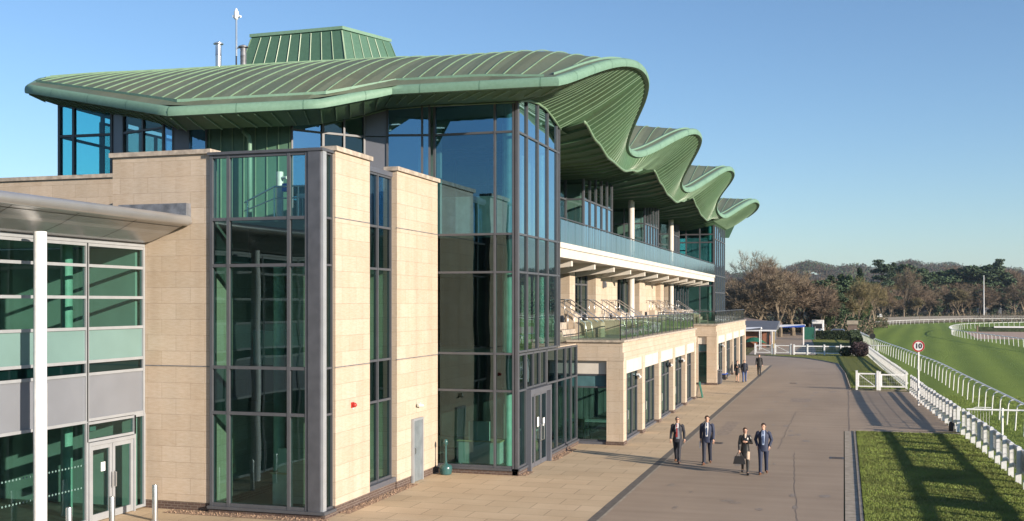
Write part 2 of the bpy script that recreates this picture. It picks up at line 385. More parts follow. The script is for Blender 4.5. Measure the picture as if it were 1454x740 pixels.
# ------------------------------------------------------------------ ground, roads, grass
def sheet(name, poly, z, mat, kind='structure', **kw):
    m = MB(); m.quad(*[(x, y, z) for x, y in poly]); o = m.build(name, mat); o['kind'] = kind
    return o
g = MB()
big = 6000
g.quad((-big, -big, -0.012), (big, -big, -0.012), (big, big, -0.012), (-big, big, -0.012)); g.build('ground', 'rough_ground')['kind'] = 'structure'
FA = [(5.75, -40), (5.72, 20), (5.62, 34), (5.56, 39.2), (5.46, 44.9), (5.28, 49.5), (5.12, 54.2), (4.82, 60.5), (4.55, 67.0), (4.35, 75.0), (3.85, 90.0), (3.3, 106.0), (2.75, 124.0), (2.6, 129.4)]
edge = [(0.5, -40), (0.5, 53.3)]
sheet('racecourse_turf', FA + [(2.2, 160), (1.2, 200), (0.5, 235), (2, 275), (10, 310), (30, 355), (60, 385), (260, 420), (400, 300), (400, -40)], -0.004, 'turf')
sheet('road', [(-6.45, -40), (0.0, -40), (0.0, 53.3), (0.45, 53.5), (4.95, 54.5), (4.4, 77.9), (0.5, 78.6), (0.36, 84), (0.11, 97), (-0.53, 111.5), (-1.94, 116.5), (-3.85, 121.8), (-5.96, 124.4), (-8.2, 126.5), (-30, 131), (-30, 107), (-6.6, 107.0)], 0.0, 'asphalt')
sheet('path', [(-4.6, 129.2), (-3.0, 129.2), (-6.2, 240), (-14, 240), (-10.6, 129.2)], -0.002, 'asphalt')
sheet('pavement', [(-34, 4), (-6.75, 4), (-6.75, 107.0), (-34, 107.0)], 0.006, 'paving')
sheet('setts_strip', [(-6.75, 4), (-6.5, 4), (-6.5, 107.0), (-6.75, 107.0)], 0.008, 'darkstrip')
sheet('kerb_line', [(-6.5, 4), (-6.42, 4), (-6.42, 107.0), (-6.5, 107.0)], 0.010, 'concrete')
sheet('lawn', [(0.55, -40), (5.6, -40), (5.55, 39), (5.25, 50), (5.15, 53.2), (0.55, 53.2)], 0.05, 'lawn')
sheet('lawn', [(0.45, 79.4), (4.2, 79.4), (2.6, 129.4), (-8.8, 129.4), (-8.3, 127.0), (-6.0, 124.8), (-3.75, 122.2), (-1.8, 116.8), (-0.4, 111.6), (0.22, 97), (0.45, 84)], 0.04, 'lawn')
sheet('lawn', [(-2.9, 129.6), (2.6, 129.6), (1.6, 170), (-0.3, 184), (-4.9, 184)], 0.03, 'lawn')
k = MB()
k.box(0.04, 0.44, -40, 53.3, -0.02, 0.012); k.box(0.442, 0.53, -40, 53.25, -0.02, 0.045)
k.box(0.55, 5.1, 53.2, 53.36, -0.02, 0.07)
k.box(0.5, 4.3, 79.2, 79.36, -0.02, 0.06)
kb = [(0.45, 79.3), (0.36, 84), (0.11, 97), (-0.53, 111.5), (-1.94, 116.5), (-3.85, 121.8), (-5.96, 124.4), (-8.2, 126.5)]
k.tube([(x, y, 0.02) for x, y in kb], 0.06, 4)
k.build('kerb', 'concrete')['kind'] = 'structure'
# gravel margins along the foot of the grandstand
gm = MB()
gm.quad((-13.75, 28.3, 0.012), (-13.42, 28.3, 0.012), (-13.42, 33.6, 0.012), (-13.75, 33.6, 0.012))
gm.quad((-10.85, 36.2, 0.012), (-10.5, 36.4, 0.012), (-10.5, 37.3, 0.012), (-10.85, 37.3, 0.012))
gm.quad((-10.85, 40.1, 0.012), (-10.45, 40.1, 0.012), (-10.45, 43.6, 0.012), (-10.85, 43.6, 0.012))
gm.quad((-18.6, 26.9, 0.012), (-13.6, 26.9, 0.012), (-13.6, 27.4, 0.012), (-18.6, 27.4, 0.012))
o = gm.build('gravel', 'gravel'); o['kind'] = 'stuff'
st = MB(); rr = random.Random(3)
for (x0, x1, y0, y1, n) in ((-13.75, -13.42, 28.3, 33.6, 420), (-10.85, -10.5, 36.3, 37.3, 60), (-10.85, -10.42, 40.1, 43.6, 200), (-18.6, -13.6, 26.95, 27.4, 300)):
    for i in range(n):
        x, y, r = rr.uniform(x0, x1), rr.uniform(y0, y1), rr.uniform(0.012, 0.03)
        st.add([(x - r, y, 0.012), (x, y - r, 0.012), (x + r, y, 0.012), (x, y + r, 0.012), (x, y, 0.012 + r * 1.2)], [(0, 1, 4), (1, 2, 4), (2, 3, 4), (3, 0, 4)])
o = st.build('gravel_stones', 'gravel', uv=False); o['kind'] = 'stuff'
# short grass blades, thick near the camera and along the kerbs
bl = MB(); rr = random.Random(11)
def blades(n, fx, fy, z, h0, h1):
    for i in range(n):
        x, y = fx(rr), fy(rr); h = rr.uniform(h0, h1); a = rr.uniform(0, 6.3); dx, dy = math.cos(a) * 0.012, math.sin(a) * 0.012
        lx, ly = rr.uniform(-0.6, 0.6) * h, rr.uniform(-0.6, 0.6) * h
        bl.add([(x - dx, y - dy, z), (x + dx, y + dy, z), (x + lx, y + ly, z + h)], [(0, 1, 2)])
blades(52000, lambda r: r.uniform(0.56, 5.5), lambda r: 29 + 24.1 * r.random() ** 1.4, 0.05, 0.02, 0.06)
blades(9000, lambda r: 0.56 + abs(r.gauss(0, 0.05)), lambda r: r.uniform(29, 53), 0.045, 0.015, 0.04)
blades(26000, lambda r: r.uniform(5.9, 11.5), lambda r: 36 + 40 * r.random() ** 1.3, -0.004, 0.03, 0.10)
blades(9000, lambda r: r.uniform(0.5, 4.0), lambda r: r.uniform(79.4, 100), 0.04, 0.03, 0.09)
o = bl.build('grass', 'blade', uv=False); o['kind'] = 'stuff'
sheet('sand_track', [(21.2, 195), (30, 195), (60, 230), (60, 262), (24, 245)], 0.004, 'sand')
# small hollows and patches on the road surface
cr = MB()
def crack(pts, wd):
    for i in range(len(pts) - 1):
        a, b = Vector(pts[i]), Vector(pts[i + 1]); n = Vector((-(b - a).y, (b - a).x)).normalized() * wd
        cr.quad((a.x - n.x, a.y - n.y, 0.004), (b.x - n.x, b.y - n.y, 0.004), (b.x + n.x, b.y + n.y, 0.004), (a.x + n.x, a.y + n.y, 0.004))
rr = random.Random(5)
def wob(p, q, n, a): return [(p[0] + (q[0] - p[0]) * i / n + rr.uniform(-a, a), p[1] + (q[1] - p[1]) * i / n) for i in range(n + 1)]
crack(wob((-2.6, 46), (-2.5, 62), 30, 0.04), 0.014); crack(wob((-1.2, 30), (-1.9, 45), 30, 0.04), 0.012)
crack(wob((0.25, 53.4), (0.3, 78.4), 14, 0.02), 0.03); crack([(-6.4, 87.3), (0.3, 87.3)], 0.02); crack([(-6.4, 66), (0.3, 66.6)], 0.016)
cr.build('road_joints', plain('joint_tar', (0.21, 0.165, 0.13), 0.8))['kind'] = 'structure'
M['tar'] = plain('tar_patch', (0.275, 0.215, 0.165), 0.75, var=0.25, scale=6); M['oil'] = plain('oil_stain', (0.265, 0.21, 0.16), 0.6, var=0.25, scale=9); M['iron'] = plain('iron_cover', (0.10, 0.085, 0.075), 0.5, 0.4)
pt = MB(); rr = random.Random(9)
def patch_(x, y, sx, sy): pt.add([(x + sx * math.cos(q) * rr.uniform(.75, 1.15), y + sy * math.sin(q) * rr.uniform(.75, 1.15), .0035) for q in [math.pi * j / 9 for j in range(18)]], [tuple(range(18))])
for i in range(46): patch_(rr.uniform(-6.0, -.2), 29 + 70 * rr.random(), rr.uniform(.04, .22), rr.uniform(.05, .4))
pt.build('road_stains', 'oil', uv=False)['kind'] = 'structure'
pt = MB(); pt.quad((-3.1, 68, .0045), (-1.9, 68, .0045), (-1.9, 70.5, .0045), (-3.1, 70.5, .0045)); pt.quad((.9, 62.0, .0045), (1.7, 62, .0045), (1.75, 62.6, .0045), (.9, 62.7, .0045)); pt.quad((-5.6, 50, .0045), (-5.0, 50, .0045), (-5.0, 56, .0045), (-5.6, 56, .0045)); pt.build('road_patches', 'tar', uv=False)['kind'] = 'structure'
for x, y, lab in ((-5.2, 47.2, 'square iron drain cover in the road near the edging strip'), (-.25, 44.0, 'iron gully grate beside the lawn kerb'), (-3.6, 84, 'round iron manhole cover far along the road')):
    dc = thing('drain_cover', lab, 'drain cover', (x, y, 0), 'iron covers in the road'); pt = MB(); pt.box(x - .26, x + .26, y - .26, y + .26, 0.0, .009); pt.build('frame', 'iron', dc); pt = MB()
    for i in range(6): pt.box(x - .2, x + .2, y - .2 + i * .07, y - .17 + i * .07, .009, .014)
    pt.build('grate', 'iron', dc)

# ------------------------------------------------------------------ grandstand
GS = thing('grandstand', 'sandstone and glass grandstand with a rippling green copper roof', 'grandstand', (-14, 60, 0))
# --- wing canopies' curves (outer lip E, inner lip C)
Epx = [(790, 116, 34), (815, 108, 35.7), (840, 98.5, 37.3), (865, 91, 39), (885, 88.5, 40.6), (903, 92, 42), (914, 102, 43.2), (918, 118, 44.3), (913, 140, 45.8), (903, 163, 47.3),
       (893, 187, 49), (889, 204, 50.5), (893, 214.5, 51.6), (903, 219, 52.6), (915, 217, 53.5), (935, 208, 55), (955, 197, 56.7), (975, 188, 58.5), (988, 187, 59.7), (994, 195, 60.8),
       (991, 207, 61.8), (982, 224, 63.5), (972, 242, 65.5), (966, 256, 67.2), (968, 266, 68.5), (975, 270, 69.5), (985, 267, 70.6), (1000, 258, 72.4), (1018, 246.5, 74.7), (1030, 240, 76.2),
       (1038, 240, 77.3), (1041, 247, 78.5), (1035, 258, 80.2), (1025, 271, 82.5), (1018, 283, 84.7), (1016, 294, 86.3), (1020, 303, 88), (1028, 307.5, 89.5), (1037, 303.5, 91.2), (1050, 295, 94),
       (1065, 286.5, 97.5), (1073, 285, 99.5), (1077, 290, 101), (1071, 299, 103), (1060, 307, 105.5)]
def catmull(P, sub):
    out = []
    for i in range(len(P) - 1):
        p0, p1, p2, p3 = P[max(i - 1, 0)], P[i], P[i + 1], P[min(i + 2, len(P) - 1)]
        for k in range(sub):
            t = k / sub
            out.append(tuple(0.5 * (2 * b + (c - a) * t + (2 * a - 5 * b + 4 * c - d) * t * t + (3 * b - a - 3 * c + d) * t ** 3) for a, b, c, d in zip(p0, p1, p2, p3)))
    out.append(tuple(P[-1])); return out
E0 = [onY(u, v, Y) for u, v, Y in Epx]
E1 = catmull(E0, 4)
# smooth the lip a little
for _ in range(2):
    E1 = [E1[0]] + [tuple((a + 2 * b + c) / 4 for a, b, c in zip(E1[i - 1], E1[i], E1[i + 1])) for i in range(1, len(E1) - 1)] + [E1[-1]]
def lerp_tab(tab, x):
    if x <= tab[0][0]: return tab[0][1]
    for (a, p), (b, q) in zip(tab, tab[1:]):
        if x <= b:
            t = (x - a) / (b - a); t = t * t * (3 - 2 * t)
            return p + (q - p) * t
    return tab[-1][1]
def lin_tab(tab, x):
    if x <= tab[0][0]: return tab[0][1]
    for (a, p), (b, q) in zip(tab, tab[1:]):
        if x <= b: return p + (q - p) * (x - a) / (b - a)
    return tab[-1][1]
def Exy(Y):
    for a, b in zip(E1, E1[1:]):
        if Y <= b[1]:
            t = max(0, (Y - a[1]) / max(1e-6, b[1] - a[1])); return (a[0] + (b[0] - a[0]) * t, a[2] + (b[2] - a[2]) * t)
    return (E1[-1][0], E1[-1][2])
INL = [(41.5, 15.65), (51.3, 13.95), (59.0, 15.62), (68.7, 13.95), (76.4, 15.6), (87.6, 13.9), (99.3, 15.35), (106, 14.4)]
EAVE = [(-27.7, 32.1, 13.60), (-20.4, 29.9, 12.05), (-15.9, 31.4, 12.32), (-14.4, 33.6, 13.08), (-8.84, 34.0, 13.12)]
EAVES = []
for a, b in zip(EAVE, EAVE[1:]):
    n = max(2, int(math.dist(a[:2], b[:2]) / 0.5))
    for i in range(n):
        t = i / n; EAVES.append(tuple(p + (q - p) * t for p, q in zip(a, b)))
EAVES.append(EAVE[-1])
fy = [(x, y) for x, y, z in EAVE]; fz = [(x, z) for x, y, z in EAVE]
def roof_z(x, Y):
    if Y < 41.5:
        y0, z0 = lin_tab(fy, x), lin_tab(fz, x) + 0.16
        t = min(1, max(0, (Y - y0) / (41.5 - y0)))
        zi = z0 + (15.65 - z0) * math.sin(math.pi / 2 * t) ** 0.92
        if x < -27.7: zi -= 0
    else: zi = lerp_tab(INL, Y)
    if Y >= 34:
        xe, ze = Exy(Y); k = min(1, max(0, (xe - x) / 3.0)); k = k * k * (3 - 2 * k)
        zi = zi * k + (ze + 0.15) * (1 - k)
    return zi
XL = lambda Y: -27.7 - min(4.5, max(0, (Y - 32.1)) * 0.6)
SCOL = [0, .012, .03, .06, .1, .14, .18, .23, .28, .34, .4, .46, .52, .58, .64, .7, .76, .82, .88, .94, 1]
rows = []
ys = [34 + 0.5 * i for i in range(145)]
base_rows = []
for t in (0, .12, .25, .4, .55, .7, .85):
    r = []
    for s in SCOL:
        x = -8.84 + (-27.7 + 8.84) * s; y0 = lin_tab(fy, x); y = y0 + (34 - y0) * t if y0 < 34 else 34 - 0.001 * (1 - t)
        r.append((x, y, roof_z(x, y)))
    base_rows.append(r)
for Y in ys:
    xe = Exy(Y)[0]; xl = XL(Y)
    base_rows.append([(xe + (xl - xe) * s, Y, roof_z(xe + (xl - xe) * s, Y)) for s in SCOL])
deck = MB(); deck.grid(base_rows)
ROOF = deck.build('roof', 'roof', GS, smooth=True)
# raised standing-seam sheet, set in from the lip, with its ribs
def clampx(x, Y): return min(x, Exy(max(34, Y))[0] - 0.42) if Y > 34 else x
shr = MB(); ribs = MB()
IN = 0.38
xs = [-9.6 - 0.58 * i for i in range(40)]
def col_pts(x):
    y0 = lin_tab(fy, max(x, -27.7)) + IN if x > -27.6 else 32.1 + (-27.7 - x) / 0.6 + IN
    out = []; Y = y0
    while Y < 105.5:
        out.append(Y); Y += 0.4
    return out
cols = [(x, col_pts(x)) for x in xs if x > -31.8]
# ribs as raised strips following the roof, cut where the lip swings in past them
for x in [-7.9, -8.45, -9.0] + [c[0] for c in cols]:
    run = []
    for Y in (col_pts(x)):
        ok = x < (Exy(Y)[0] - 0.36 if Y > 34 else -9.2)
        if ok: run.append((x, Y, roof_z(x, Y)))
        if (not ok or Y + 0.4 >= 105.5) and len(run) > 1:
            for a, b in zip(run, run[1:]):
                h, wd = 0.04, 0.015
                ribs.quad((a[0] - wd, a[1], a[2] + h), (a[0] + wd, a[1], a[2] + h), (b[0] + wd, b[1], b[2] + h), (b[0] - wd, b[1], b[2] + h))
                ribs.quad((a[0] + wd, a[1], a[2]), (b[0] + wd, b[1], b[2]), (b[0] + wd, b[1], b[2] + h), (a[0] + wd, a[1], a[2] + h))
                ribs.quad((b[0] - wd, b[1], b[2]), (a[0] - wd, a[1], a[2]), (a[0] - wd, a[1], a[2] + h), (b[0] - wd, b[1], b[2] + h))
            a = run[0]; ribs.quad((a[0] - wd, a[1], a[2]), (a[0] + wd, a[1], a[2]), (a[0] + wd, a[1], a[2] + h), (a[0] - wd, a[1], a[2] + h))
            run = []
        elif not ok: run = []
ribs.build('standing_seams', 'seam', ROOF, uv=False)
# the step where the seamed sheet ends: a thin upstand parallel to the lip
stp = MB()
def strip_along(pts, h):
    for a, b in zip(pts, pts[1:]):
        stp.quad((a[0], a[1], a[2] - 0.02), (b[0], b[1], b[2] - 0.02), (b[0], b[1], b[2] + h), (a[0], a[1], a[2] + h))
        stp.quad((a[0], a[1], a[2] + h), (b[0], b[1], b[2] + h), (b[0] - 0.12, b[1] + 0.05, b[2] + h), (a[0] - 0.12, a[1] + 0.05, a[2] + h))
strip_along([(x, y + IN, roof_z(x, y + IN)) for x, y, z in EAVES if x < -9.2], 0.075)
strip_along([(a[0] - 0.36, a[1], roof_z(a[0] - 0.36, a[1])) for a in E1 if a[1] > 34.4], 0.075)
stp.build('sheet_edge', 'fascia', ROOF, uv=False)
# bullnose fascia all the way round
fs = MB()
rim = [(XL(41) , 41, roof_z(XL(41), 41) - .1), (XL(37), 37, roof_z(XL(37), 37) - .12), (XL(34), 34, roof_z(XL(34), 34) - .14)] + EAVES + E1[2:]
PROF = [(-.16, .165), (-.02, .165), (.05, .14), (.105, .075), (.13, -.01), (.13, -.09), (.115, -.16), (.06, -.175), (-.05, -.165)]
frows = []
for i, p in enumerate(rim):
    a, b = Vector(rim[max(0, i - 1)]), Vector(rim[min(len(rim) - 1, i + 1)]); t_ = b - a; t_.z = 0; t_.normalize(); n_ = Vector((t_.y, -t_.x, 0))
    frows.append([(p[0] + n_.x * q, p[1] + n_.y * q, p[2] + z) for q, z in PROF])
fs.grid(frows)
fs.build('fascia', 'fascia', ROOF, smooth='auto', uv=False)
jt = MB()
for i in range(6, len(rim) - 1, 4):
    a, b = Vector(rim[i - 1]), Vector(rim[i + 1]); t_ = b - a; t_.z = 0; t_.normalize(); n_ = Vector((t_.y, -t_.x, 0)); p = Vector(rim[i])
    jt.grid([[tuple(p + t_ * s_ + n_ * (q + .004) + Vector((0, 0, z * 1.01))) for q, z in PROF[:7]] for s_ in (-.012, .012)])
lp = MB(); lp.tube([(x, y + .02, z - .155) for x, y, z in rim], .022, 5); lp.build('drip_edge', 'clad', ROOF, uv=False)
jt.build('fascia_joints', 'clad', ROOF, uv=False)
# soffits
sf = MB(); sr = MB()
def rib(m, p, q, off=0.0, w_=0.014, h=0.035):
    """a seam lip standing below the soffit between two points"""
    p, q = Vector(p), Vector(q); d = (q - p).normalized(); s_ = d.cross(Vector((0, 0, 1))).normalized() * w_
    n = Vector((0, 0, -h))
    P = [p - s_, q - s_, q + s_, p + s_]
    m.quad(*[tuple(a + n) for a in P]); m.quad(tuple(P[0]), tuple(P[1]), tuple(P[1] + n), tuple(P[0] + n)); m.quad(tuple(P[3]), tuple(P[2]), tuple(P[2] + n), tuple(P[3] + n))
WP = [(-26.9, 32.7, 13.06), (-24.7, 32.8, 12.72), (-22.0, 31.9, 12.02), (-20.9, 32.3, 11.95), (-18.1, 33.2, 11.98), (-17.2, 34.1, 12.15), (-16.2, 35.4, 12.65), (-15.5, 35.7, 12.88), (-14.0, 36.1, 13.0), (-10.85, 36.3, 13.0)]
def wall_at(t):
    k = t * (len(WP) - 1); i = min(int(k), len(WP) - 2); f = k - i
    return tuple(a + (b - a) * f for a, b in zip(WP[i], WP[i + 1]))
# match along cumulative length, pinned at the corner opposite each turn
PIN = [(-27.7, 0), (-20.4, 0.34), (-15.9, 0.56), (-14.4, 0.74), (-8.84, 1.0)]
outer, inner, ceil = [], [], []
for x, y, z in EAVES:
    wv = wall_at(lin_tab(PIN, x)); outer.append((x, y + 0.02, z - 0.17)); inner.append(wv); ceil.append((wv[0], 46, min(wv[2], 12.9)))
mid = []
for i, (o_, w_) in enumerate(zip(outer, inner)):
    d_ = Vector((w_[0] - o_[0], w_[1] - o_[1])); L_ = d_.length; f_ = min(.55, 1.15 / L_); mid.append((o_[0] + d_.x * f_, o_[1] + d_.y * f_, o_[2] - .24 * min(1, max(.25, (33.9 - o_[1]) / 2 + .4))))
sf.grid([outer, mid, inner, ceil])
for a, b in list(zip(outer, inner))[::2][:-1] if False else []: pass
acc = 0
for i in range(0, len(outer)): rib(sr, outer[i], mid[i], h=.045, w_=.014)
# ruled canopy soffit: outer lip to the inner lip
CW = [(34, (-10.85, 36.3, 13.0)), (35.7, (-10.85, 36.6, 13.08)), (37.3, (-10.85, 37.6, 13.28)), (39, (-10.85, 38.8, 13.4)), (40.6, (-10.85, 40.0, 13.38)), (42, (-10.85, 41.1, 13.2)), (43.2, (-10.85, 42.2, 12.95))]
def cw(Y):
    if Y <= 34: return CW[0][1]
    for (a, p), (b, q) in zip(CW, CW[1:]):
        if Y <= b:
            t = (Y - a) / (b - a); return tuple(c + (d - c) * t for c, d in zip(p, q))
    return CW[-1][1]
STARTS = [42.8, 59.7, 75.6, 92.5]
CT = [(0, 13.32), (2.4, 12.85), (5.0, 12.45), (8.2, 12.32), (11, 12.62), (14, 13.02), (16.9, 13.3)]
def Cp(Y):
    s0 = 42.8
    for s_ in STARTS:
        if Y >= s_: s0 = s_
    dz = lerp_tab(CT, Y - s0); 
    x = -10.0
    if Y > 86: x = -10.0 - min(1, (Y - 86) / 6) * 0.6; 
    if Y > 90: dz = max(dz, 12.3 + .65 * min(1, (Y - 90) / 4))
    return (x, Y, dz)
def urow(o, i_, n=9, sag=0.10):
    out = []
    for k in range(n):
        t = k / (n - 1); out.append(tuple(a + (b - a) * t for a, b in zip(o, i_)))
        q = out[-1]; out[-1] = (q[0], q[1], q[2] - sag * math.sin(math.pi * t))
    return out
rws = []
Yl = [34 + 0.45 * i for i in range(21)] + [43.2]
for Y in Yl:
    xe, ze = Exy(Y); rws.append(urow((xe - 0.02, Y, ze - 0.13), cw(Y)))
sf.grid(rws)
def cmatch(Y): return 42.8 + (Y - 43.2) * (105 - 42.8) / (105.5 - 43.2)
rws2 = []; Y = 43.2
while Y < 105.5:
    xe, ze = Exy(Y); rws2.append(urow((xe - 0.02, Y, ze - 0.13), Cp(cmatch(Y)))); Y += 0.4
sf.grid(rws2)
sf.grid([rws[-1], rws2[0]])
for r in rws[1::1] + rws2[1:]:
    for a, b in zip(r[:-1:2], r[2::2]): rib(sr, a, b, h=.03, w_=.011)
# inner soffit, behind the inner lip
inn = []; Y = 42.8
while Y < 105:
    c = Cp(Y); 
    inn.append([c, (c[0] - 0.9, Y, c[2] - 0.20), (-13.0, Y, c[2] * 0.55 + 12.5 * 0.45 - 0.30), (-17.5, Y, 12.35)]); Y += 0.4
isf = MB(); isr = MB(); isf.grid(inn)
for r in inn[::2]:
    for a, b in zip(r, r[1:]): rib(isr, a, b, h=0.09, w_=.02)
M['soffit_shade'] = copper('shaded_patina_soffit', (0.052, 0.112, 0.063), (0.058, 0.104, 0.055), (0.072, 0.135, 0.08), 0.5, (0.3, 2.0, 1.0))  # darker copy of the soffit copper, shade of the recess put into its colour
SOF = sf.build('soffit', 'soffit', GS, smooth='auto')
sr.build('soffit_seams', 'seam', SOF, uv=False)  # lighter colour stands in for sun caught on the seam lips
ISF = isf.build('inner_soffit', 'soffit_shade', GS, smooth='auto'); isr.build('inner_soffit_seams', 'soffit', ISF, uv=False)
# pressed trim on the inner lip and where the soffit meets the glass tower
tr = MB()
for s_, e_ in ((42.8, 56.0), (59.7, 72.5), (75.6, 92.3)):
    pts = [Cp(s_ + 0.01 + (e_ - s_) * i / 40) for i in range(41)]
    tr.tube([(p[0] + 0.02, p[1], p[2] - 0.05) for p in pts], 0.065, 6)
tr.tube([(c[0] + 0.05, c[1], c[2] - 0.04) for _, c in CW], 0.05, 6)
tr.tube([(p[0] * 1.0 - 0.0, p[1] - 0.03, p[2] - 0.05) for p in WP[5:]], 0.03, 6)
tr.build('soffit_trim', 'seam', SOF, smooth=True, uv=False)
# closing wall under the far left end of the roof
eb = MB()
eb.grid([[(XL(Y), Y, roof_z(XL(Y), Y)) for Y in (48, 60, 80, 105)], [(XL(Y) + 1.0, Y, 12.4) for Y in (48, 60, 80, 105)]])
eb.grid([[(x, 105.9, roof_z(x, 105.9)) for x in (-31.5, -24, -16, -12, -9.5)], [(x, 105.9, 12.2) for x in (-31.5, -24, -16, -12, -10.5)]])
eb.build('end_cladding', 'clad', GS)
# copper-clad plant housing on the ridge
pb = [(-26.1, 42.9), (-20.5, 43.2), (-19.0, 46.8), (-25.6, 46.8)]; ptp = [(-25.3, 43.27), (-21.0, 43.5), (-19.9, 46.2), (-25.0, 46.2)]
zt = [17.85, 17.95, 17.95, 17.9]; zb = 15.3
ph = MB(); ph.hexa([(x, y, zb) for x, y in pb] + [(x, y, z) for (x, y), z in zip(ptp, zt)])
PH = ph.build('roof_plant_housing', 'clad', ROOF)
pr_ = MB()
def onf(i, j, t, z01):
    a = Vector((pb[i][0], pb[i][1], zb)).lerp(Vector((pb[j][0], pb[j][1], zb)), t); b = Vector((ptp[i][0], ptp[i][1], zt[i])).lerp(Vector((ptp[j][0], ptp[j][1], zt[j])), t)
    return a.lerp(b, z01)
for k in range(10): pr_.tube([onf(0, 1, k / 9.0, 0.0) + Vector((0, -0.03, 0)), onf(0, 1, k / 9.0, 0.98) + Vector((0, -0.02, 0))], 0.022, 4)
for k in range(7): pr_.tube([onf(1, 2, k / 6, 0.0) + Vector((0.03, 0, 0)), onf(1, 2, k / 6, 0.98) + Vector((0.02, 0, 0))], 0.022, 4)
pr_.build('housing_seams', 'seam', PH, uv=False)
cp = MB(); cp.hexa([(x + dx, y + dy, z) for (x, y), z, dx, dy in zip(ptp, zt, (-.07, .07, .07, -.07), (-.07, -.07, .07, .07))] + [(x + dx, y + dy, z + 0.14) for (x, y), z, dx, dy in zip(ptp, zt, (-.07, .07, .07, -.07), (-.07, -.07, .07, .07))])
cp.build('housing_cap', 'fascia', PH)
bs = MB(); bs.hexa([(x + dx, y + dy, z) for (x, y), z, dx, dy in zip(pb, (15.5,) * 4, (-.05, .25, .25, -.05), (-.15, -.15, .05, .05))] + [(x + dx, y + dy, z) for (x, y), z, dx, dy in zip(pb, (15.95,) * 4, (-.02, .12, .12, -.02), (-.06, -.06, .05, .05))])
bs.build('housing_base_flashing', 'fascia', PH)
for u, h, mat in ((310, 0.95, 'steel'), (345.5, 0.75, 'lead')):
    x, y, z = onY(u, 108, 38.6); zr = roof_z(x, y)
    f = MB(); f.lathe(x, y, [(0.2, zr - 0.1), (0.17, zr + 0.06), (0.12, zr + 0.08), (0.12, zr + h * .55), (0.13, zr + h * .56), (0.12, zr + h * .6), (0.12, zr + h), (0.05, zr + h + 0.02)], 14)
    f.lathe(x, y, [(0.05, zr + h), (0.2, zr + h + 0.03), (0.2, zr + h + 0.07), (0.06, zr + h + 0.13)], 14); f.build('flue', mat, GS, smooth='auto')
# mast with camera head
x, y, z = onY(335.5, 100, 42.6)
mt = thing('camera_mast', 'thin roof mast with a white camera head beside the copper plant housing', 'mast', (x, y, 15.5))
m = MB(); m.tube([(x, y, 15.4), (x, y, 16.9)], 0.035, 8); m.build('lower_pole', 'black', mt)
m = MB(); m.tube([(x, y, 16.9), (x, y, 18.55)], 0.045, 8); m.tube([(x - 0.02, y, 17.25), (x + .22, y, 17.25)], 0.03, 6); m.build('pole', 'steel', mt)
m = MB(); m.lathe(x, y, [(0.05, 18.5), (0.1, 18.55), (0.1, 18.85), (0.06, 18.92), (0.03, 19.0)], 12); m.box(x - 0.15, x + 0.15, y - 0.06, y + 0.06, 18.60, 18.70); m.tube([(x + 0.05, y, 18.66), (x + 0.24, y - 0.02, 18.62)], 0.05, 8); m.build('camera_head', 'white', mt, smooth='auto')

# --- upper storey wall under the front eave
def hw(i, t=0.0): return tuple(a + (b - a) * t for a, b in zip(WP[i], WP[i + 1]))
def ztop(a, b): return max(a[2], b[2]) + 0.12
glazing(GS, WP[0][:2], WP[1][:2], [0.03, 0.62, 2.16], [10.4, 11.95, 13.1], ['glass_teal', 'glass_teal'], 'window', 'frame', 0.09)
glazing(GS, (-27.4, 40.5), WP[0][:2], [0, 2.6, 5.2, 7.75], [10.4, 11.95, 13.3], ['glass_clear', 'glass_clear'], 'window', 'frame', 0.09)
glazing(GS, (-20, 40.5), (-27.4, 40.5), [0, 2.2, 4.4, 7.4], [10.4, 11.95, 13.2], ['glass_clear', 'glass_clear'], 'window', 'frame', 0.09)
p1, p2 = WP[1][:2], WP[2][:2]; pa = (p1[0] + (p2[0] - p1[0]) * .22, p1[1] + (p2[1] - p1[1]) * .22)
g, L = frame(p1, pa); m = MB(); m.seg(g, 0.02, L - 0.02, -0.2, 0.02, 9.8, 12.95); m.build('wall_panel', 'panel', GS)
glazing(GS, pa, p2, None, [9.8, 11.93, 12.75], ['glass', 'glass'], 'window', 'frame', 0.07)
g, L = frame(pa, p2); m = MB(); m.seg(g, L / 2 - .04, L / 2 + .04, -0.05, 0.05, 9.8, 12.7); m.build('mullion', 'frame', GS)
p3 = WP[3][:2]; 
glazing(GS, p2, (p2[0] + .3, p2[1] + .1), None, [9.8, 12.25], ['glass_bl'], 'window', 'frame', 0.06)
g, L = frame((p2[0] + .3, p2[1] + .1), (-21.3, 32.15)); m = MB(); m.seg(g, 0, L + .1, -0.2, 0.03, 9.8, 12.2); m.build('wall_panel', 'panel', GS)
xa = onY(265, 200, 32.3)[0]; xb = onY(292, 200, 32.45)[0]
glazing(GS, (xa, 32.3), (xb, 32.5), None, [9.8, 12.15], ['glass_bl'], 'window', 'frame', 0.06)
xc = onY(413, 200, 33.1)[0]
g, L = frame((xb, 32.5), (xc, 33.15)); m = MB(); m.seg(g, 0.0, L, -0.25, 0.0, 8.4, 12.2); WC = m.build('clad_wall', 'clad', GS)
m = MB()
for k in range(8): m.seg(g, 0.1 + k * L / 7.4, 0.13 + k * L / 7.4, 0.002, 0.045, 8.4, 12.15)
m.build('cladding_seams', 'seam', WC, uv=False)
xr, yr, _ = onY(360, 200, 32.7); m = MB(); m.tube([(xr - .25, yr - .05, 11.9), (xr - .25, yr - .2, 11.75), (xr, yr - .3, 11.55), (xr + .03, yr - .3, 11.35), (xr + .03, yr - .3, 8.5)], 0.075, 10); m.build('downpipe', 'fascia', GS, smooth=True)
glazing(GS, (xc, 33.15), WP[5][:2], None, [8.4, 11.86, 12.25], ['glass_bl', 'glass_bl'], 'window', 'frame', 0.06)
g, L = frame(WP[5][:2], WP[6][:2])
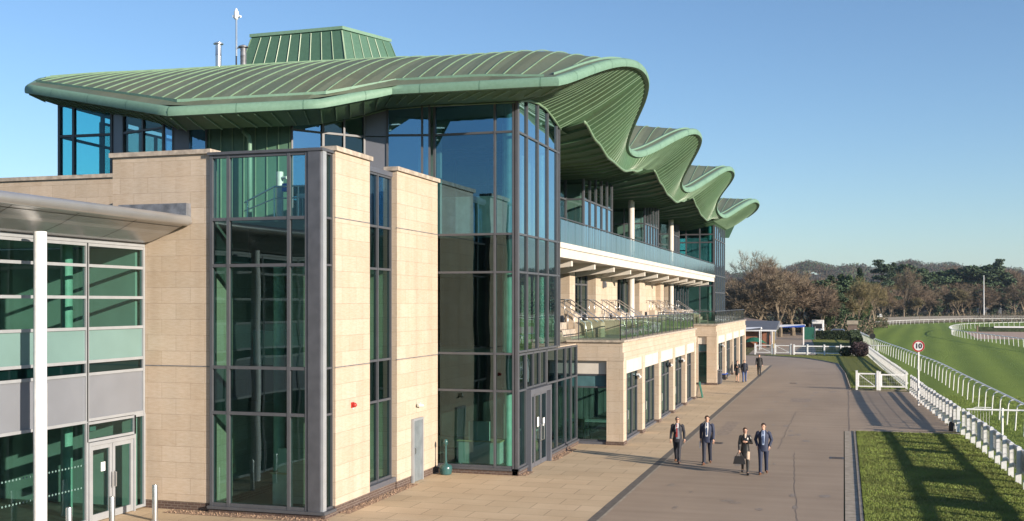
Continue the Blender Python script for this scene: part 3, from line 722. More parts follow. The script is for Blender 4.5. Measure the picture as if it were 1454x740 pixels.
glazing(GS, WP[5][:2], WP[6][:2], [0.03, L * .5, L - .03], [8.4, 11.86, 12.65], ['glass', 'glass'], 'window', 'frame', 0.07)
g, L = frame(WP[6][:2], WP[7][:2]); m = MB(); m.seg(g, 0, L, -0.2, 0.0, 8.4, 11.86); m.seg(g, 0, L, -.2, 0, 11.9, 12.95); m.build('wall_panel', 'panel', GS)
g, L = frame(WP[7][:2], WP[8][:2]); glazing(GS, WP[7][:2], WP[8][:2], [0.04, L * .82, L - 0.02], [8.4, 11.93, 13.05], ['glass_bl', 'glass_bl'], 'window', 'frame', 0.07)

# --- stone blocks of the lower storeys
def stone(name, x0, x1, y0, y1, z0, z1, brick=True, cope=True, ov=0.08):
    m = MB(); m.box(x0, x1, y0, y1, z0 + (0.25 if brick else 0), z1); o = m.build(name, 'stone', GS)
    if brick: m = MB(); m.box(x0 + 0.015, x1 - 0.015, y0 + 0.015, y1 - 0.015, z0, z0 + 0.25); m.build('brick_plinth', 'brick', o)
    if cope: m = MB(); m.box(x0 - ov, x1 + ov, y0 - ov, y1 + ov, z1, z1 + 0.13); m.build('coping', 'coping', o)
    return o
stone('stone_wall', -20.68, -17.42, 27.45, 32.0, 0, 8.38, cope=False)
stone('stone_wall', -20.68, -17.42, 27.451, 27.85, 8.381, 10.28, brick=False)
stone('stone_wall', -20.679, -20.35, 27.94, 31.9, 8.381, 10.28, brick=False)
stone('stone_wall', -36, -20.7, 32.0, 32.5, 3, 10.32, brick=False)
m = MB(); m.box(-36, -20.7, 32.5, 46, 9.9, 10.05); m.build('roof_terrace', 'coping', GS)
stone('stone_pier', -15.2, -13.75, 28.08, 30.42, 0, 8.38, cope=False); stone('stone_pier', -14.1, -13.751, 28.081, 30.419, 8.381, 10.3, brick=False)
stone('stone_pier', -15.2, -13.75, 32.52, 36.2, 0, 8.38, cope=False); stone('stone_pier', -14.1, -13.751, 32.521, 36.19, 8.381, 10.25, brick=False)
# expansion joints in the stonework (thin shadow gaps)
m = MB(); m.box(-20.69, -17.41, 27.44, 27.46, 4.16, 4.185); m.box(-13.755, -13.742, 28.07, 30.43, 4.16, 4.185); m.box(-13.755, -13.742, 32.5, 36.2, 4.16, 4.185); m.box(-13.755, -13.742, 28.07, 30.43, 8.4, 8.425); m.box(-13.755, -13.742, 32.5, 36.2, 8.4, 8.425); m.build('movement_joints', 'lead', GS)
m = MB(); m.box(-20.3, -18.02, 27.2, 27.44, 8.42, 8.86); m.build('lead_flashing', 'lead', GS)
# glass corner bay
LV = [0.2, 2.86, 4.16, 7.06, 8.38, 10.22]
PN = ['glass', 'glass_dk', 'glass', 'glass_dk', 'glass_bay_top']
M['glass_bay_top'] = glass('pale_bay_glass', (0.58, 0.84, 0.84), 1.7, gloss=(0.55, 0.85, 0.9))
glazing(GS, (-17.38, 27.45), (-14.25, 27.45), [0.05, 0.60, 2.52, 3.08], LV, PN, 'bay_window', 'frame', 0.09, 0.16)
m = MB(); m.box(-14.24, -13.87, 27.36, 27.66, 0.2, 10.25); m.build('corner_post', 'post_grey', GS)
m = MB(); m.box(-13.868, -13.80, 27.42, 27.62, 0.2, 10.25); m.build('corner_trim', 'framel', GS)
glazing(GS, (-13.88, 27.66), (-13.88, 28.07), None, LV, PN, 'bay_window', 'frame', 0.06, 0.12)
m = MB(); m.box(-17.42, -13.78, 27.33, 28.1, 10.22, 10.3); m.build('bay_capping', 'frame', GS)
m = MB(); m.box(-17.40, -13.72, 27.38, 28.08, 0.0, 0.12); m.build('brick_plinth', 'brick', GS)
m = MB(); m.box(-17.41, -13.70, 27.30, 28.05, 0.121, 0.2); m.build('bay_sill', 'frame', GS)
# slot window between piers
glazing(GS, (-13.98, 30.42), (-13.98, 32.52), [0.04, 1.02, 2.06], [0.4, 2.92, 4.2, 7.06, 8.38, 10.05], ['glass', 'glass_dk', 'glass', 'glass_dk', 'glass_bl'], 'slot_window', 'frame', 0.07, 0.14)
m = MB(); m.box(-14.4, -13.78, 30.42, 32.52, 0.25, 0.4); m.build('window_sill', 'panel', GS); m = MB(); m.box(-14.4, -13.9, 30.42, 32.52, 10.05, 10.2); m.build('window_capping', 'panel', GS)
m = MB(); m.box(-14.4, -13.80, 30.42, 32.52, 0.0, 0.249); m.build('brick_plinth', 'brick', GS)
# service door in the second pier
D = MB(); D.box(-13.742, -13.70, 33.80, 34.55, 0.02, 2.05); DO = D.build('door', 'grey_door', GS)
m = MB(); m.box(-13.742, -13.66, 33.72, 33.795, 0.0, 2.13); m.box(-13.742, -13.66, 34.555, 34.63, 0.0, 2.13); m.box(-13.742, -13.66, 33.796, 34.554, 2.055, 2.13); m.build('door_frame', 'framel', DO)
m = MB(); m.box(-13.70, -13.66, 33.9, 33.96, 0.95, 1.15); m.build('handle', 'steel', DO)
m = MB(); m.box(-13.71, -13.66, 34.15, 34.27, 2.5, 2.58); m.tube([(-13.74, 34.21, 2.6), (-13.6, 34.21, 2.62)], 0.04, 8); m.tube([(-13.66, 34.1, 2.56), (-13.58, 34.36, 2.53)], 0.05, 8)
tag(m.build('wall_lamp', 'cream', smooth='auto', origin=(-13.72, 34.2, 2.55)), 'small cream wall lamp above the grey service door', 'lamp')
ax, ay, az = onX(500, 575, -13.75)
al = thing('alarm_box', 'red fire alarm sounder high on the stone pier', 'alarm', (ax, ay, az))
m = MB(); m.box(ax, ax + 0.035, ay - 0.08, ay + 0.08, az - 0.08, az + 0.08); m.build('backplate', 'red', al)
m = MB(); m.lathe(0, 0, [(0.015, 0.11), (0.03, 0.105), (0.065, 0.07), (0.07, 0.03), (0.055, 0.0)][::-1], 14)
m.v = [(ax + 0.04 + z, ay + x, az + y) for x, y, z in m.v]; m.build('horn', 'red', al, smooth='auto')
m = MB(); m.box(ax, ax + 0.03, ay + 0.02, ay + 0.06, az - 0.12, az - 0.081); m.build('cable_box', 'white', al)

# --- glass entrance tower
TL = [0.24, 2.92, 4.22, 7.07, 8.4, 11.95, 13.02]
TP = ['glass', 'glass_dk', 'glass', 'glass_dk', 'glass_tower', 'glass_bl']
M['glass_tower'] = glass('tower_glass', (0.36, 0.62, 0.66), 2.0, extra=0.12, gloss=(0.40, 0.72, 0.98))
glazing(GS, (-13.95, 36.3), (-10.85, 36.3), [0.05, 2.30, 2.98], TL, TP, 'tower_window', 'frame', 0.075, 0.15)
SP = ['glass', 'glass_dk']
m = MB(); m.box(-10.9, -10.80, 36.24, 36.36, 0.24, 13.0); m.build('corner_post', 'frame', GS)
glazing(GS, (-10.85, 36.36), (-10.85, 42.1), [0.03, 1.12, 2.57, 3.97, 5.36, 5.72], [4.25] + TL[3:6] + [13.5], ['glass_mid', 'glass_mid', 'glass_side', 'glass_side'], 'tower_window', 'frame', 0.07, 0.14)
glazing(GS, (-10.85, 36.36), (-10.85, 44.4), [0.03, 0.93], TL[:3], SP[:2], 'tower_window', 'frame', 0.07, 0.14)
glazing(GS, (-10.85, 40.15), (-10.85, 45.2), [0.03, 1.55, 2.95, 3.9, 4.9], TL[:3], SP[:2], 'tower_window', 'frame', 0.07, 0.14)
glazing(GS, (-10.85, 37.35), (-10.85, 40.1), [0.0, 0.9, 1.8, 2.72], [2.92, 4.22], ['glass_dk'], 'tower_window', 'frame', 0.07, 0.14)
m = MB(); m.box(-13.95, -10.80, 36.22, 36.5, 0.0, 0.16); m.box(-11.0, -10.76, 36.22, 37.28, 0, .159); m.build('brick_plinth', 'brick', GS); m = MB(); m.box(-11.0, -10.76, 40.18, 45.1, 0, .16); m.build('brick_plinth', 'brick', GS)
m = MB(); m.box(-13.95, -10.76, 36.18, 36.5, 0.161, 0.24); m.box(-11.0, -10.72, 36.18, 37.28, .162, .238); m.box(-11.0, -10.72, 40.18, 45.1, .161, .24); m.build('tower_sill', 'frame', GS)
# entrance doors with their portal
m = MB(); m.box(-11.0, -10.62, 37.28, 37.42, 0, 2.9); m.box(-11.0, -10.62, 39.98, 40.16, 0, 2.9); m.box(-11.0, -10.62, 37.421, 39.979, 2.72, 2.9); PO = m.build('door_portal', 'panel', GS)
for a, b, hs in ((37.45, 38.25, None), (38.28, 39.1, 38.95), (39.13, 39.95, 39.3)):
    m = MB(); m.box(-10.82, -10.76, a, a + .07, .03, 2.7); m.box(-10.82, -10.76, b - .07, b, .03, 2.7); m.box(-10.819, -10.761, a + .071, b - .071, .03, .2); m.box(-10.819, -10.761, a + .071, b - .071, 2.6, 2.7)
    dd = m.build('door', 'panel', GS)
    m = MB(); m.quad((-10.79, a + .06, .18), (-10.79, b - .06, .18), (-10.79, b - .06, 2.62), (-10.79, a + .06, 2.62)); m.build('glass_pane', 'glass', dd)
    if hs: m = MB(); m.tube([(-10.75, hs, 0.9), (-10.69, hs, 0.92), (-10.69, hs, 1.5), (-10.75, hs, 1.52)], 0.018, 8); m.build('handle', 'steel', dd)
m = MB(); m.box(-10.752, -10.748, 38.55, 38.8, 1.45, 1.8); m.box(-10.752, -10.748, 39.35, 39.6, 1.4, 1.7); m.build('door_notice', 'white', PO)

# --- interior of the front block: floors, back walls, columns
m = MB()
for z0, z1 in ((3.0, 4.1), (7.15, 8.3)):
    m.box(-24, -15.4, 29.6, 50, z0, z1); m.box(-15.4, -11.6, 36.9, 44.5, z0, z1)
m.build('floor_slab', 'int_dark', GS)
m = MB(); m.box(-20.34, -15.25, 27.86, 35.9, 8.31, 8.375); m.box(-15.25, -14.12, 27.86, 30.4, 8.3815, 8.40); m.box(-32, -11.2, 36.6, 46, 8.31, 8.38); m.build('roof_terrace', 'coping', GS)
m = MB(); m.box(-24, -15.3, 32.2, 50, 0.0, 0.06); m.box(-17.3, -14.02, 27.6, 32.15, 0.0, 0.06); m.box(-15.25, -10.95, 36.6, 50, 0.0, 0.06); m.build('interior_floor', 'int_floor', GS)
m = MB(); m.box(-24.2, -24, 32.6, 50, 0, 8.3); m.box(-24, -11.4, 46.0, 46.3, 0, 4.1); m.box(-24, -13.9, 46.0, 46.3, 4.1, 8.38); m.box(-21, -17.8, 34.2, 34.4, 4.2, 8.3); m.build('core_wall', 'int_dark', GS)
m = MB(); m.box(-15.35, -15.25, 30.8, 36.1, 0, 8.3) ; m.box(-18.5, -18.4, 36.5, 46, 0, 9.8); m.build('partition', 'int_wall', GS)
m = MB(); m.box(-17.0, -13.0, 41.8, 42.0, 8.4, 10.3); m.box(-15.8, -14.9, 39.5, 39.7, 8.4, 12.8); m.build('partition', 'cream', GS)
m = MB(); m.box(-17.2, -14.1, 29.5, 29.56, 4.12, 5.15); m.build('gallery_screen', 'frost', GS)
m = MB(); m.box(-15.9, -15.6, 31.0, 31.1, 4.2, 6.4); m.box(-14.9, -14.6, 31.6, 31.7, 4.2, 6.2); m.build('gallery_boards', 'cream', GS)
M['colg'] = plain('pale_green_column', (0.42, 0.58, 0.50), 0.45)
for (x, y, z0, z1, r) in ((-16.2, 29.3, 0.06, 7.1, 0.17), (-14.5, 29.2, 0.06, 7.1, 0.17), (-11.35, 36.9, 0.06, 13.2, 0.13), (-12.6, 40.6, 0.06, 13.2, 0.13), (-12.0, 43.6, 0.06, 13.2, 0.13)):
    m = MB(); m.tube([(x, y, z0), (x, y, z1)], r, 16); m.build('column', 'colg', GS, smooth='auto')
# end wall of the tower, facing the terraces
glazing(GS, (-10.85, 42.1), (-13.0, 42.1), [0.03, 1.1, 2.1], [4.3, 7.07, 8.4, 11.95, 13.2], ['glass', 'glass_dk', 'glass', 'glass_bl'], 'tower_window', 'frame', 0.07, 0.14)
m = MB(); m.box(-13.1, -13.0, 42.1, 47.0, 4.2, 13.1); m.box(-13.0, -10.9, 42.2, 45.2, 4.1, 4.26); m.build('terrace_wall', 'stone', GS)
# --- ground-floor terrace blocks with their colonnades
def terrace(x1, y0, y1, xl, cols, front):
    """x1 outer face, y0..y1 length, xl where the front wall starts, cols = (start, end) of each pier along the face"""
    zt_ = 3.55
    t = MB(); t.box(xl, x1 + 0.02, y0 - 0.02, y1 + 0.02, zt_, 3.9); TB = t.build('cornice_band', 'stone', GS)
    t = MB(); t.box(xl, x1 - 0.04, y0 + 0.04, y1 - 0.04, 3.9, 4.33); t.build('parapet', 'stone', GS)
    t = MB(); t.box(xl, x1 + 0.05, y0 - 0.05, y1 + 0.05, 4.332, 4.42); t.build('coping', 'coping', GS)
    t = MB(); t.box(xl - 2.2, x1 - .3, y0 + .3, y1 - .3, 4.1, 4.2); t.build('terrace_deck', 'concrete', GS)
    for a, b in cols:
        t = MB(); t.box(x1 - 0.72, x1, a, b, 0.16, zt_ - .002); pp = t.build('stone_pier', 'stone', GS)
        t = MB(); t.box(x1 - 0.74, x1 + 0.02, a - 0.02, b + 0.02, 0, 0.16); t.build('pier_base', 'brick', pp)
    for (a, b), (c, d) in zip(cols, cols[1:]):
        t = MB(); t.box(x1 - 0.40, x1 - 0.03, b, c, 2.98, zt_ - .004); t.build('lintel', 'white_conc', GS)
        w_ = glazing(GS, (x1 - 0.27, b), (x1 - 0.27, c), [0.03, (c - b) * .36, (c - b) * .68, (c - b) - .03], [0.1, 2.2, 2.98], ['glass', 'glass'], 'bay_door', 'frame', 0.075, 0.12)
        t = MB(); t.box(x1 - .34, x1 - .12, b, c, 0.0, 0.1); t.build('threshold', 'panel', GS)
        t = MB(); yy = b + (c - b) * .33; t.tube([(x1 - .22, yy, 0.9), (x1 - .17, yy, 0.92), (x1 - .17, yy, 1.3), (x1 - .22, yy, 1.32)], .015, 6); t.build('handle', 'steel', w_)
    a0, b0 = front                                   # window span on the front face
    t = MB(); t.box(b0, x1 - 0.722, y0 + .01, y0 + .6, 0.16, zt_ - .003); t.box(xl, a0, y0 + .01, y0 + .4, 0.16, zt_ - .003); t.build('stone_pier', 'stone', GS)
    t = MB(); t.box(b0 - 0.01, x1 - 0.742, y0 - .01, y0 + .61, 0, 0.158); t.build('pier_base', 'brick', GS)
    t = MB(); t.box(a0, b0, y0 + .16, y0 + .3, 2.98, zt_ - .003); t.build('lintel', 'white_conc', GS)
    glazing(GS, (a0, y0 + .22), (b0, y0 + .22), None, [0.12, 2.42, 2.98], ['glass', 'tealblind'], 'window', 'frame', 0.07, 0.12)
    t = MB(); t.box(a0, b0, y0 + .05, y0 + .22, 0.0, 0.12); t.build('threshold', 'panel', GS)
    t = MB(); t.box(xl - 1.2, x1 - .8, y0 + .3, y1 - .3, 0.0, 0.05); t.build('interior_floor', 'int_floor', GS)
    t = MB(); t.box(xl - 1.25, xl - 1.15, y0 + .3, y1 - .2, 0, 4.0); t.box(xl - 1.2, x1 - .7, y1 - .3, y1 - .2, 0, 4.0); t.build('partition', 'int_dark', GS)
    return TB
pc = [(45.2, 45.85), (47.26, 48.1), (50.07, 50.72), (54.61, 55.3), (59.41, 60.1), (64.47, 65.2), (68.1, 68.8)]
pc = [(45.2, 45.9)] + [(c, c + 0.72) for c in (49.7, 54.4, 59.2, 63.95)] + [(68.1, 68.82)]
terrace(-8.85, 45.2, 68.82, -11.3, pc, (-11.15, -9.56))
terrace(-8.85, 80.4, 105.0, -13.0, [(80.4, 81.5), (86.3, 87.3), (92.3, 93.2), (98.1, 99), (104.1, 105)], (-10.2, -9.38))
m = MB(); m.box(-13.2, -13.0, 68.8, 80.6, 0, 4.2); m.box(-13.1, -11.3, 68.6, 68.75, 0, 4.2); m.build('terrace_wall', 'stone', GS)
m = MB(); m.box(-13.1, -8.95, 68.9, 80.3, 4.0, 4.2) if False else m.box(-13.1, -11.2, 68.8, 80.4, 4.0, 4.2); m.build('terrace_deck', 'concrete', GS)
# security lights over the bays
for i, (yy, lab) in enumerate(((49.3, 'white twin security light on the second stone pier of the near colonnade'), (58.9, 'white twin security light on the middle pier of the near colonnade'), (63.6, 'white twin security light on the pier before the end of the near colonnade'), (85.9, 'white twin security light on the far colonnade'))):
    t = thing('security_light', lab, 'light', (-9.2, yy, 2.62), 'white security lights on the colonnade piers')
    x0 = -9.0
    m = MB(); m.box(x0 - .1, x0 + .03, yy + .3, yy + .38, 2.64, 2.76); m.build('bracket', 'white', t)
    for dy in (.08, .2):
        m = MB(); m.tube([(x0, yy + .3, 2.68), (x0 + .05, yy + dy + .1, 2.64), (x0 + .1, yy + dy + .07, 2.58)], [.02, .045, .065], 10); m.build('lamp_head', 'white', t, smooth='auto')
# glass railings on the terraces
def railing(p0, p1, z, h, mat, name='terrace_railing', step=1.35, round_=True):
    g, L = frame(p0, p1); t = MB(); n = max(1, round(L / step))
    t.tube([g(0, 0, z + h), g(L, 0, z + h)], 0.028, 8)
    for i in range(n + 1):
        a = L * i / n; t.seg(g, a - .02, a + .02, -.02, .02, z, z + h)
    o = t.build(name, 'frame', GS)
    q = MB()
    for i in range(n):
        a, b = L * i / n + .04, L * (i + 1) / n - .04
        q.quad(g(a, 0, z + .08), g(b, 0, z + .08), g(b, 0, z + h - .08), g(a, 0, z + h - .08))
    q.build('glass_pane', mat, o); return o
M['glass_rail'] = glass('clear_railing_glass', (0.60, 0.74, 0.66), 1.7)
M['glass_raild'] = glass('green_railing_glass', (0.40, 0.55, 0.46), 1.8)
M['glass_bal'] = glass('hazy_balcony_glass', (0.50, 0.62, 0.68), 2.0, rough=0.12, extra=0.22)
railing((-10.8, 45.3), (-9.0, 45.3), 4.42, 0.95, 'glass_rail')
railing((-9.0, 45.3), (-9.0, 68.6), 4.42, 0.95, 'glass_raild')
railing((-9.0, 68.6), (-11.2, 68.6), 4.42, 0.95, 'glass_raild')
railing((-11.2, 80.55), (-9.0, 80.55), 4.42, 0.95, 'glass_raild'); railing((-9.0, 80.55), (-9.0, 104.8), 4.42, 0.95, 'glass_raild')
# stepped seating terrace between the deck and the first-floor doors
for y0, y1 in ((46.2, 66.5), (70.5, 95.8)):
    m = MB()
    for i in range(4): m.box(-13.0, -11.9 + (-0.42) * i + .55, y0 + .002 * i, y1 - .002 * i, 4.2 + .3 * i - (.002 * i), 4.5 + .3 * i)
    m.build('seating_steps', 'coping', GS)
for y in (47.4, 50.0, 55.2, 58.4, 62.0, 73.5, 77.0, 80.5, 86.0):
    m = MB(); 
    for q in (0, 1.2): m.tube([(-12.95, y + q, 6.15), (-12.6, y + q, 6.15), (-11.0, y + q, 5.1), (-10.9, y + q, 4.25)], 0.03, 6)
    m.tube([(-12.6, y, 6.15), (-12.6, y + 1.2, 6.15)], .025, 6)
    for q in (0, 1.2):
        for x, z in ((-12.6, 6.15), (-11.8, 5.62)): m.tube([(x, y + q, z), (x, y + q, z - .95)], .02, 6)
    m.build('stair_handrail', 'steel', GS, smooth=True)
for y in (48.8, 53.5, 60.0, 66.8, 71.5, 79.0, 84.0):
    m = MB(); m.box(-11.9, -10.6, y, y + .9, 4.2, 5.1); m.box(-12.3, -11.9, y, y + .9, 4.2, 5.5); m.build('stair_cheek_wall', 'stone', GS)
# first-floor wall with doors below the balcony
def bay(yy0, yy1, kind, z0=5.35, z1=7.5, x=-13.0):
    if kind == 'stone': m = MB(); m.box(x - .4, x, yy0, yy1, 4.2, 7.8); m.build('stone_wall', 'stone', GS)
    elif kind == 'pier': m = MB(); m.box(x - .4, x + .35, yy0, yy1, 4.2, 7.8); m.build('stone_pier', 'stone', GS)
    elif kind == 'door':
        n = 3; L = yy1 - yy0
        glazing(GS, (x - .15, yy0), (x - .15, yy1), [0.04, L * .3, L * .7, L - .04], [z0, z1 - .55, z1 + .2], ['glass', 'glass_dk'], 'terrace_door', 'frame', 0.09, 0.14)
        m = MB(); m.box(x - .4, x, yy0, yy1, 4.2, z0); m.box(x - .4, x, yy0, yy1, z1 + .2, 7.8); m.build('stone_wall', 'stone', GS)
    elif kind == 'glass':
        L = yy1 - yy0; n = max(2, round(L / 1.5))
        glazing(GS, (x - .15, yy0), (x - .15, yy1), [L * i / n for i in range(n + 1)], [4.4, z1 + .3], ['glass'], 'terrace_window', 'frame', 0.08, 0.14)
        m = MB(); m.box(x - .4, x, yy0, yy1, z1 + .3, 7.8); m.build('stone_wall', 'stone', GS)
for a, b, k in ((46.3, 47.2, 'stone'), (47.2, 51.2, 'door'), (51.2, 52.3, 'pier'), (52.3, 57.0, 'door'), (57.0, 58.2, 'pier'), (58.2, 64.5, 'stone'), (64.5, 70.0, 'glass'), (70.0, 72.5, 'pier'), (72.5, 78.5, 'stone'), (78.5, 80.0, 'pier'), (80.0, 83.0, 'glass'), (83, 84.4, 'pier'), (84.4, 96.6, 'glass')):
    bay(a, b, k)
m = MB(); m.box(-18.2, -18.0, 46.3, 105, 0, 8.3); m.box(-31, -11.5, 104.8, 105, 0, 8.3); m.build('core_wall', 'int_dark', GS)
m = MB(); m.box(-32, -18.0, 46, 105, 8.31, 8.4); m.build('floor_slab', 'int_floor', GS)
glazing(GS, (-31.5, 105), (-31.5, 41), [i * 4 for i in range(17)], [8.4, 11, 14], ['glass_top', 'glass_top'], 'rear_window', 'frame', .1)
glazing(GS, (-11.0, 105), (-31.5, 105), [i * 4.1 for i in range(6)], [8.4, 11, 14], ['glass_top', 'glass_top'], 'rear_window', 'frame', .1)
m = MB(); m.box(-22, -21.8, 60, 68, 8.4, 12); m.box(-22, -21.8, 80, 88, 8.4, 12); m.build('partition', 'int_wall', GS)
m = MB(); m.box(-18, -13.42, 46.3, 105, 7.85, 8.3); m.box(-18, -13.42, 46.3, 105, 4.0, 4.15); m.build('floor_slab', 'int_dark', GS)
lx, ly, lz = -12.98, 60.5, 7.0
m = MB(); m.box(lx, lx + .12, ly - .2, ly + .2, lz - .15, lz + .2); m.box(lx + .12, lx + .16, ly - .15, ly + .15, lz - .1, lz + .1); tag(m.build('wall_lamp', 'panel', origin=(lx, ly, lz)), 'dark square wall lamp on the first-floor stone under the balcony', 'lamp')
# balcony on cantilevered beams
m = MB(); m.box(-13.0, -10.84, 42.15, 96.6, 7.83, 8.2); m.box(-13.0, -10.78, 42.12, 96.62, 8.205, 8.42); BA = m.build('balcony_slab', 'white_conc', GS)
y = 45.0
while y < 96:
    m = MB(); z1, z0 = 7.828, 7.5
    m.hexa([(-12.98, y, 7.32), (-11.05, y, z0 + .05), (-11.05, y + .28, z0 + .05), (-12.98, y + .28, 7.32), (-12.98, y, z1), (-11.05, y, z1), (-11.05, y + .28, z1), (-12.98, y + .28, z1)])
    m.build('balcony_beam', 'white_conc', BA); y += 4.45
br_ = MB(); br_.box(-13.0, -12.2, 44.5, 96.5, 7.6, 7.826); br_.build('balcony_soffit_beam', 'white_conc', BA)
def balustrade():
    g, L = frame((-10.82, 42.2), (-10.82, 96.6)); t = MB(); n = 44
    t.tube([g(0, -.05, 9.42), g(L, -.05, 9.42)], 0.03, 8)
    for i in range(n + 1):
        a = L * i / n; t.seg(g, a - .015, a + .015, -.1, -.04, 8.42, 9.4)
    o = t.build('balcony_balustrade', 'frame', GS)
    q = MB()
    for i in range(n):
        a, b = L * i / n + .02, L * (i + 1) / n - .02
        q.quad(g(a, 0.02, 8.28), g(b, 0.02, 8.28), g(b, 0.02, 9.33), g(a, 0.02, 9.33))
    q.build('glass_pane', 'glass_bal', o)
balustrade()
for yy in (65.3, 81.2):
    m = MB(); m.tube([(-12.3, yy, 4.2), (-12.3, yy, 7.8)], 0.19, 20); m.build('round_column', 'white_conc', GS, smooth='auto')
    m = MB(); m.tube([(-12.3, yy, 8.42), (-12.3, yy, 12.3)], 0.19, 20); m.build('round_column', 'white_conc', GS, smooth='auto')
# top-floor glazing: stepped bays under the waves
def topbay(y0, y1, y2, xin=-17.9, xo=-12.5, nf=4, ns=5, mid=11.2):
    m = MB(); m.box(xin, xo - .5, y0 + 2.2, y0 + 2.3, 8.4, 12.2); m.build('partition', 'int_wall', GS)
    L = xo - xin
    glazing(GS, (xin, y0), (xo, y0), [L * i / nf for i in range(nf + 1)], [8.42, mid, 12.9], ['glass_top', 'glass_top'], 'bay_window', 'frame', 0.09, 0.14)
    L = y1 - y0
    glazing(GS, (xo, y0 + .08), (xo, y1), [0.02] + [L * i / ns for i in range(1, ns)] + [L - .12], [8.42, mid, 13.0], ['glass_side', 'glass_top'], 'bay_window', 'frame', 0.09, 0.14)
    if y2 > y1:
        L = math.dist((xo, y1), (-14.2, y2)); glazing(GS, (xo, y1), (-14.2, y2), [L * i / 4 for i in range(5)], [8.42, 10.6, 12.9], ['glass_top', 'glass_top'], 'bay_window', 'frame', 0.09, 0.14)
topbay(53.4, 60.5, 66.5); topbay(71.0, 76.5, 80.5); topbay(82.4, 86.5, 90.0)
glazing(GS, (-17.9, 45.4), (-13.2, 45.4), [0, 1.5, 3.0, 4.7], [8.42, 11.2, 12.9], ['glass_top', 'glass_top'], 'bay_window', 'frame', 0.09)
glazing(GS, (-13.4, 45.4), (-13.4, 53.4), [0, 2, 4, 6, 8], [8.42, 11.2, 12.8], ['glass_top', 'glass_top'], 'bay_window', 'frame', 0.09)
# far glass tower
glazing(GS, (-17.9, 96.6), (-10.85, 96.6), [0.03, 2.3, 4.6, 5.8, 7.0], [4.4, 7.5, 8.4, 11.3, 12.0, 13.0], ['glass', 'glass_dk', 'glass_teal', 'glass_teal', 'glass_teal'], 'tower_window', 'frame', 0.12, 0.16)
glazing(GS, (-10.82, 96.65), (-10.82, 105), [0.03, 1.7, 3.3, 5.0, 6.7, 8.3], [4.4, 6.9, 8.4, 11.6, 13.2], ['glass_side'] * 4, 'tower_window', 'frame', 0.1, 0.14)
m = MB(); m.tube([(-11.35, 97.3, 4.4), (-11.35, 97.3, 13.2)], .17, 12); m.build('column', 'colg', GS, smooth='auto')
m = MB(); m.box(-17.8, -11.0, 96.8, 104.7, 8.2, 8.3); m.box(-14, -11.2, 102, 102.2, 4.2, 12.0); m.build('floor_slab', 'int_wall', GS)

# ------------------------------------------------------------------ near office wing
OW = thing('office_wing', 'low glazed wing with grey panels and a curved silver canopy', 'building', (-22, 22, 0))
WX = -19.6; OL = [0.05, 2.78, 4.06, 4.40, 5.30, 6.15, 7.01, 7.62]
y0w = 27.42
def yw(u): return onX(u, 500, WX)[1]
va, vb, vc = yw(123), yw(57), yw(0)
ends = [y0w, va, vb - .02, vb - 2.5, vb - 5.0, vb - 7.5]
for i, (a, b) in enumerate(zip(ends[1:], ends)):
    L = b - a
    if i == 0:
        glazing(OW, (WX, a), (WX, b), [0.0, L - .03], OL[1:], ['panel_l', 'glass_dk', 'frost', 'glass', 'glass', 'glass'], 'window_bay', 'framel', 0.08, 0.12)
        yd = yw(190)
        glazing(OW, (WX, yd), (WX, b), None, OL[:2], ['glass'], 'window_bay', 'framel', 0.08, 0.12)
        glazing(OW, (WX, a), (WX, yd), None, [2.22, 2.76], ['glass'], 'fanlight', 'framel', 0.07, 0.12)
        w2 = (yd - a - .16) / 2
        m = MB(); m.box(WX - .1, WX + .08, a + .02, a + .08, 0, 2.2); m.box(WX - .1, WX + .08, yd - .08, yd - .02, 0, 2.2); m.box(WX - .1, WX + .08, a + .081, yd - .081, 2.1, 2.2); m.build('door_frame', 'framel', OW)
        for k in range(2):
            p = a + .085 + k * (w2 + .005); q_ = p + w2 - .02
            m = MB(); m.box(WX - .02, WX + .05, p, p + .11, .03, 2.09); m.box(WX - .02, WX + .05, q_ - .11, q_, .03, 2.09); m.box(WX - .019, WX + .049, p + .111, q_ - .111, .03, .22); m.box(WX - .019, WX + .049, p + .111, q_ - .111, 1.98, 2.09)
            dd = m.build('door', 'framel', OW)
            m = MB(); m.quad((WX, p + .1, .2), (WX, q_ - .1, .2), (WX, q_ - .1, 2.0), (WX, p + .1, 2.0)); m.build('glass_pane', 'glass', dd)
            hy = q_ - .06 if k == 0 else p + .06
            m = MB(); m.tube([(WX + .05, hy, .85), (WX + .12, hy, .87), (WX + .12, hy, 1.27), (WX + .05, hy, 1.29)], .018, 8); m.build('handle', 'steel', dd)
            if k == 0: m = MB(); m.box(WX + .003, WX + .006, q_ - .42, q_ - .24, 1.35, 1.6); m.build('notice', 'white', dd)
        m = MB(); m.box(WX - .5, WX - .48, a + .75, a + 1.0, 2.42, 2.56); m.build('exit_sign_box', 'frost', OW)
    else:
        wb = glazing(OW, (WX, a), (WX, b), [0.0, L - .03] if i > 1 else [0.0, L - .03], OL, ['glass', 'panel_l', 'glass_dk', 'frost', 'glass', 'glass', 'glass'], 'window_bay', 'framel', 0.08, 0.12)
        d = MB()
        for zz in (1.02, 1.62):
            n = int(L / .13)
            for k in range(n):
                yy = a + .1 + k * (L - .2) / n
                d.add([(WX + .004, yy + .028 * math.cos(q), zz + .028 * math.sin(q)) for q in [math.pi * j / 4 for j in range(8)]], [tuple(range(8))])
        d.build('safety_dots', 'frost', wb, uv=False)
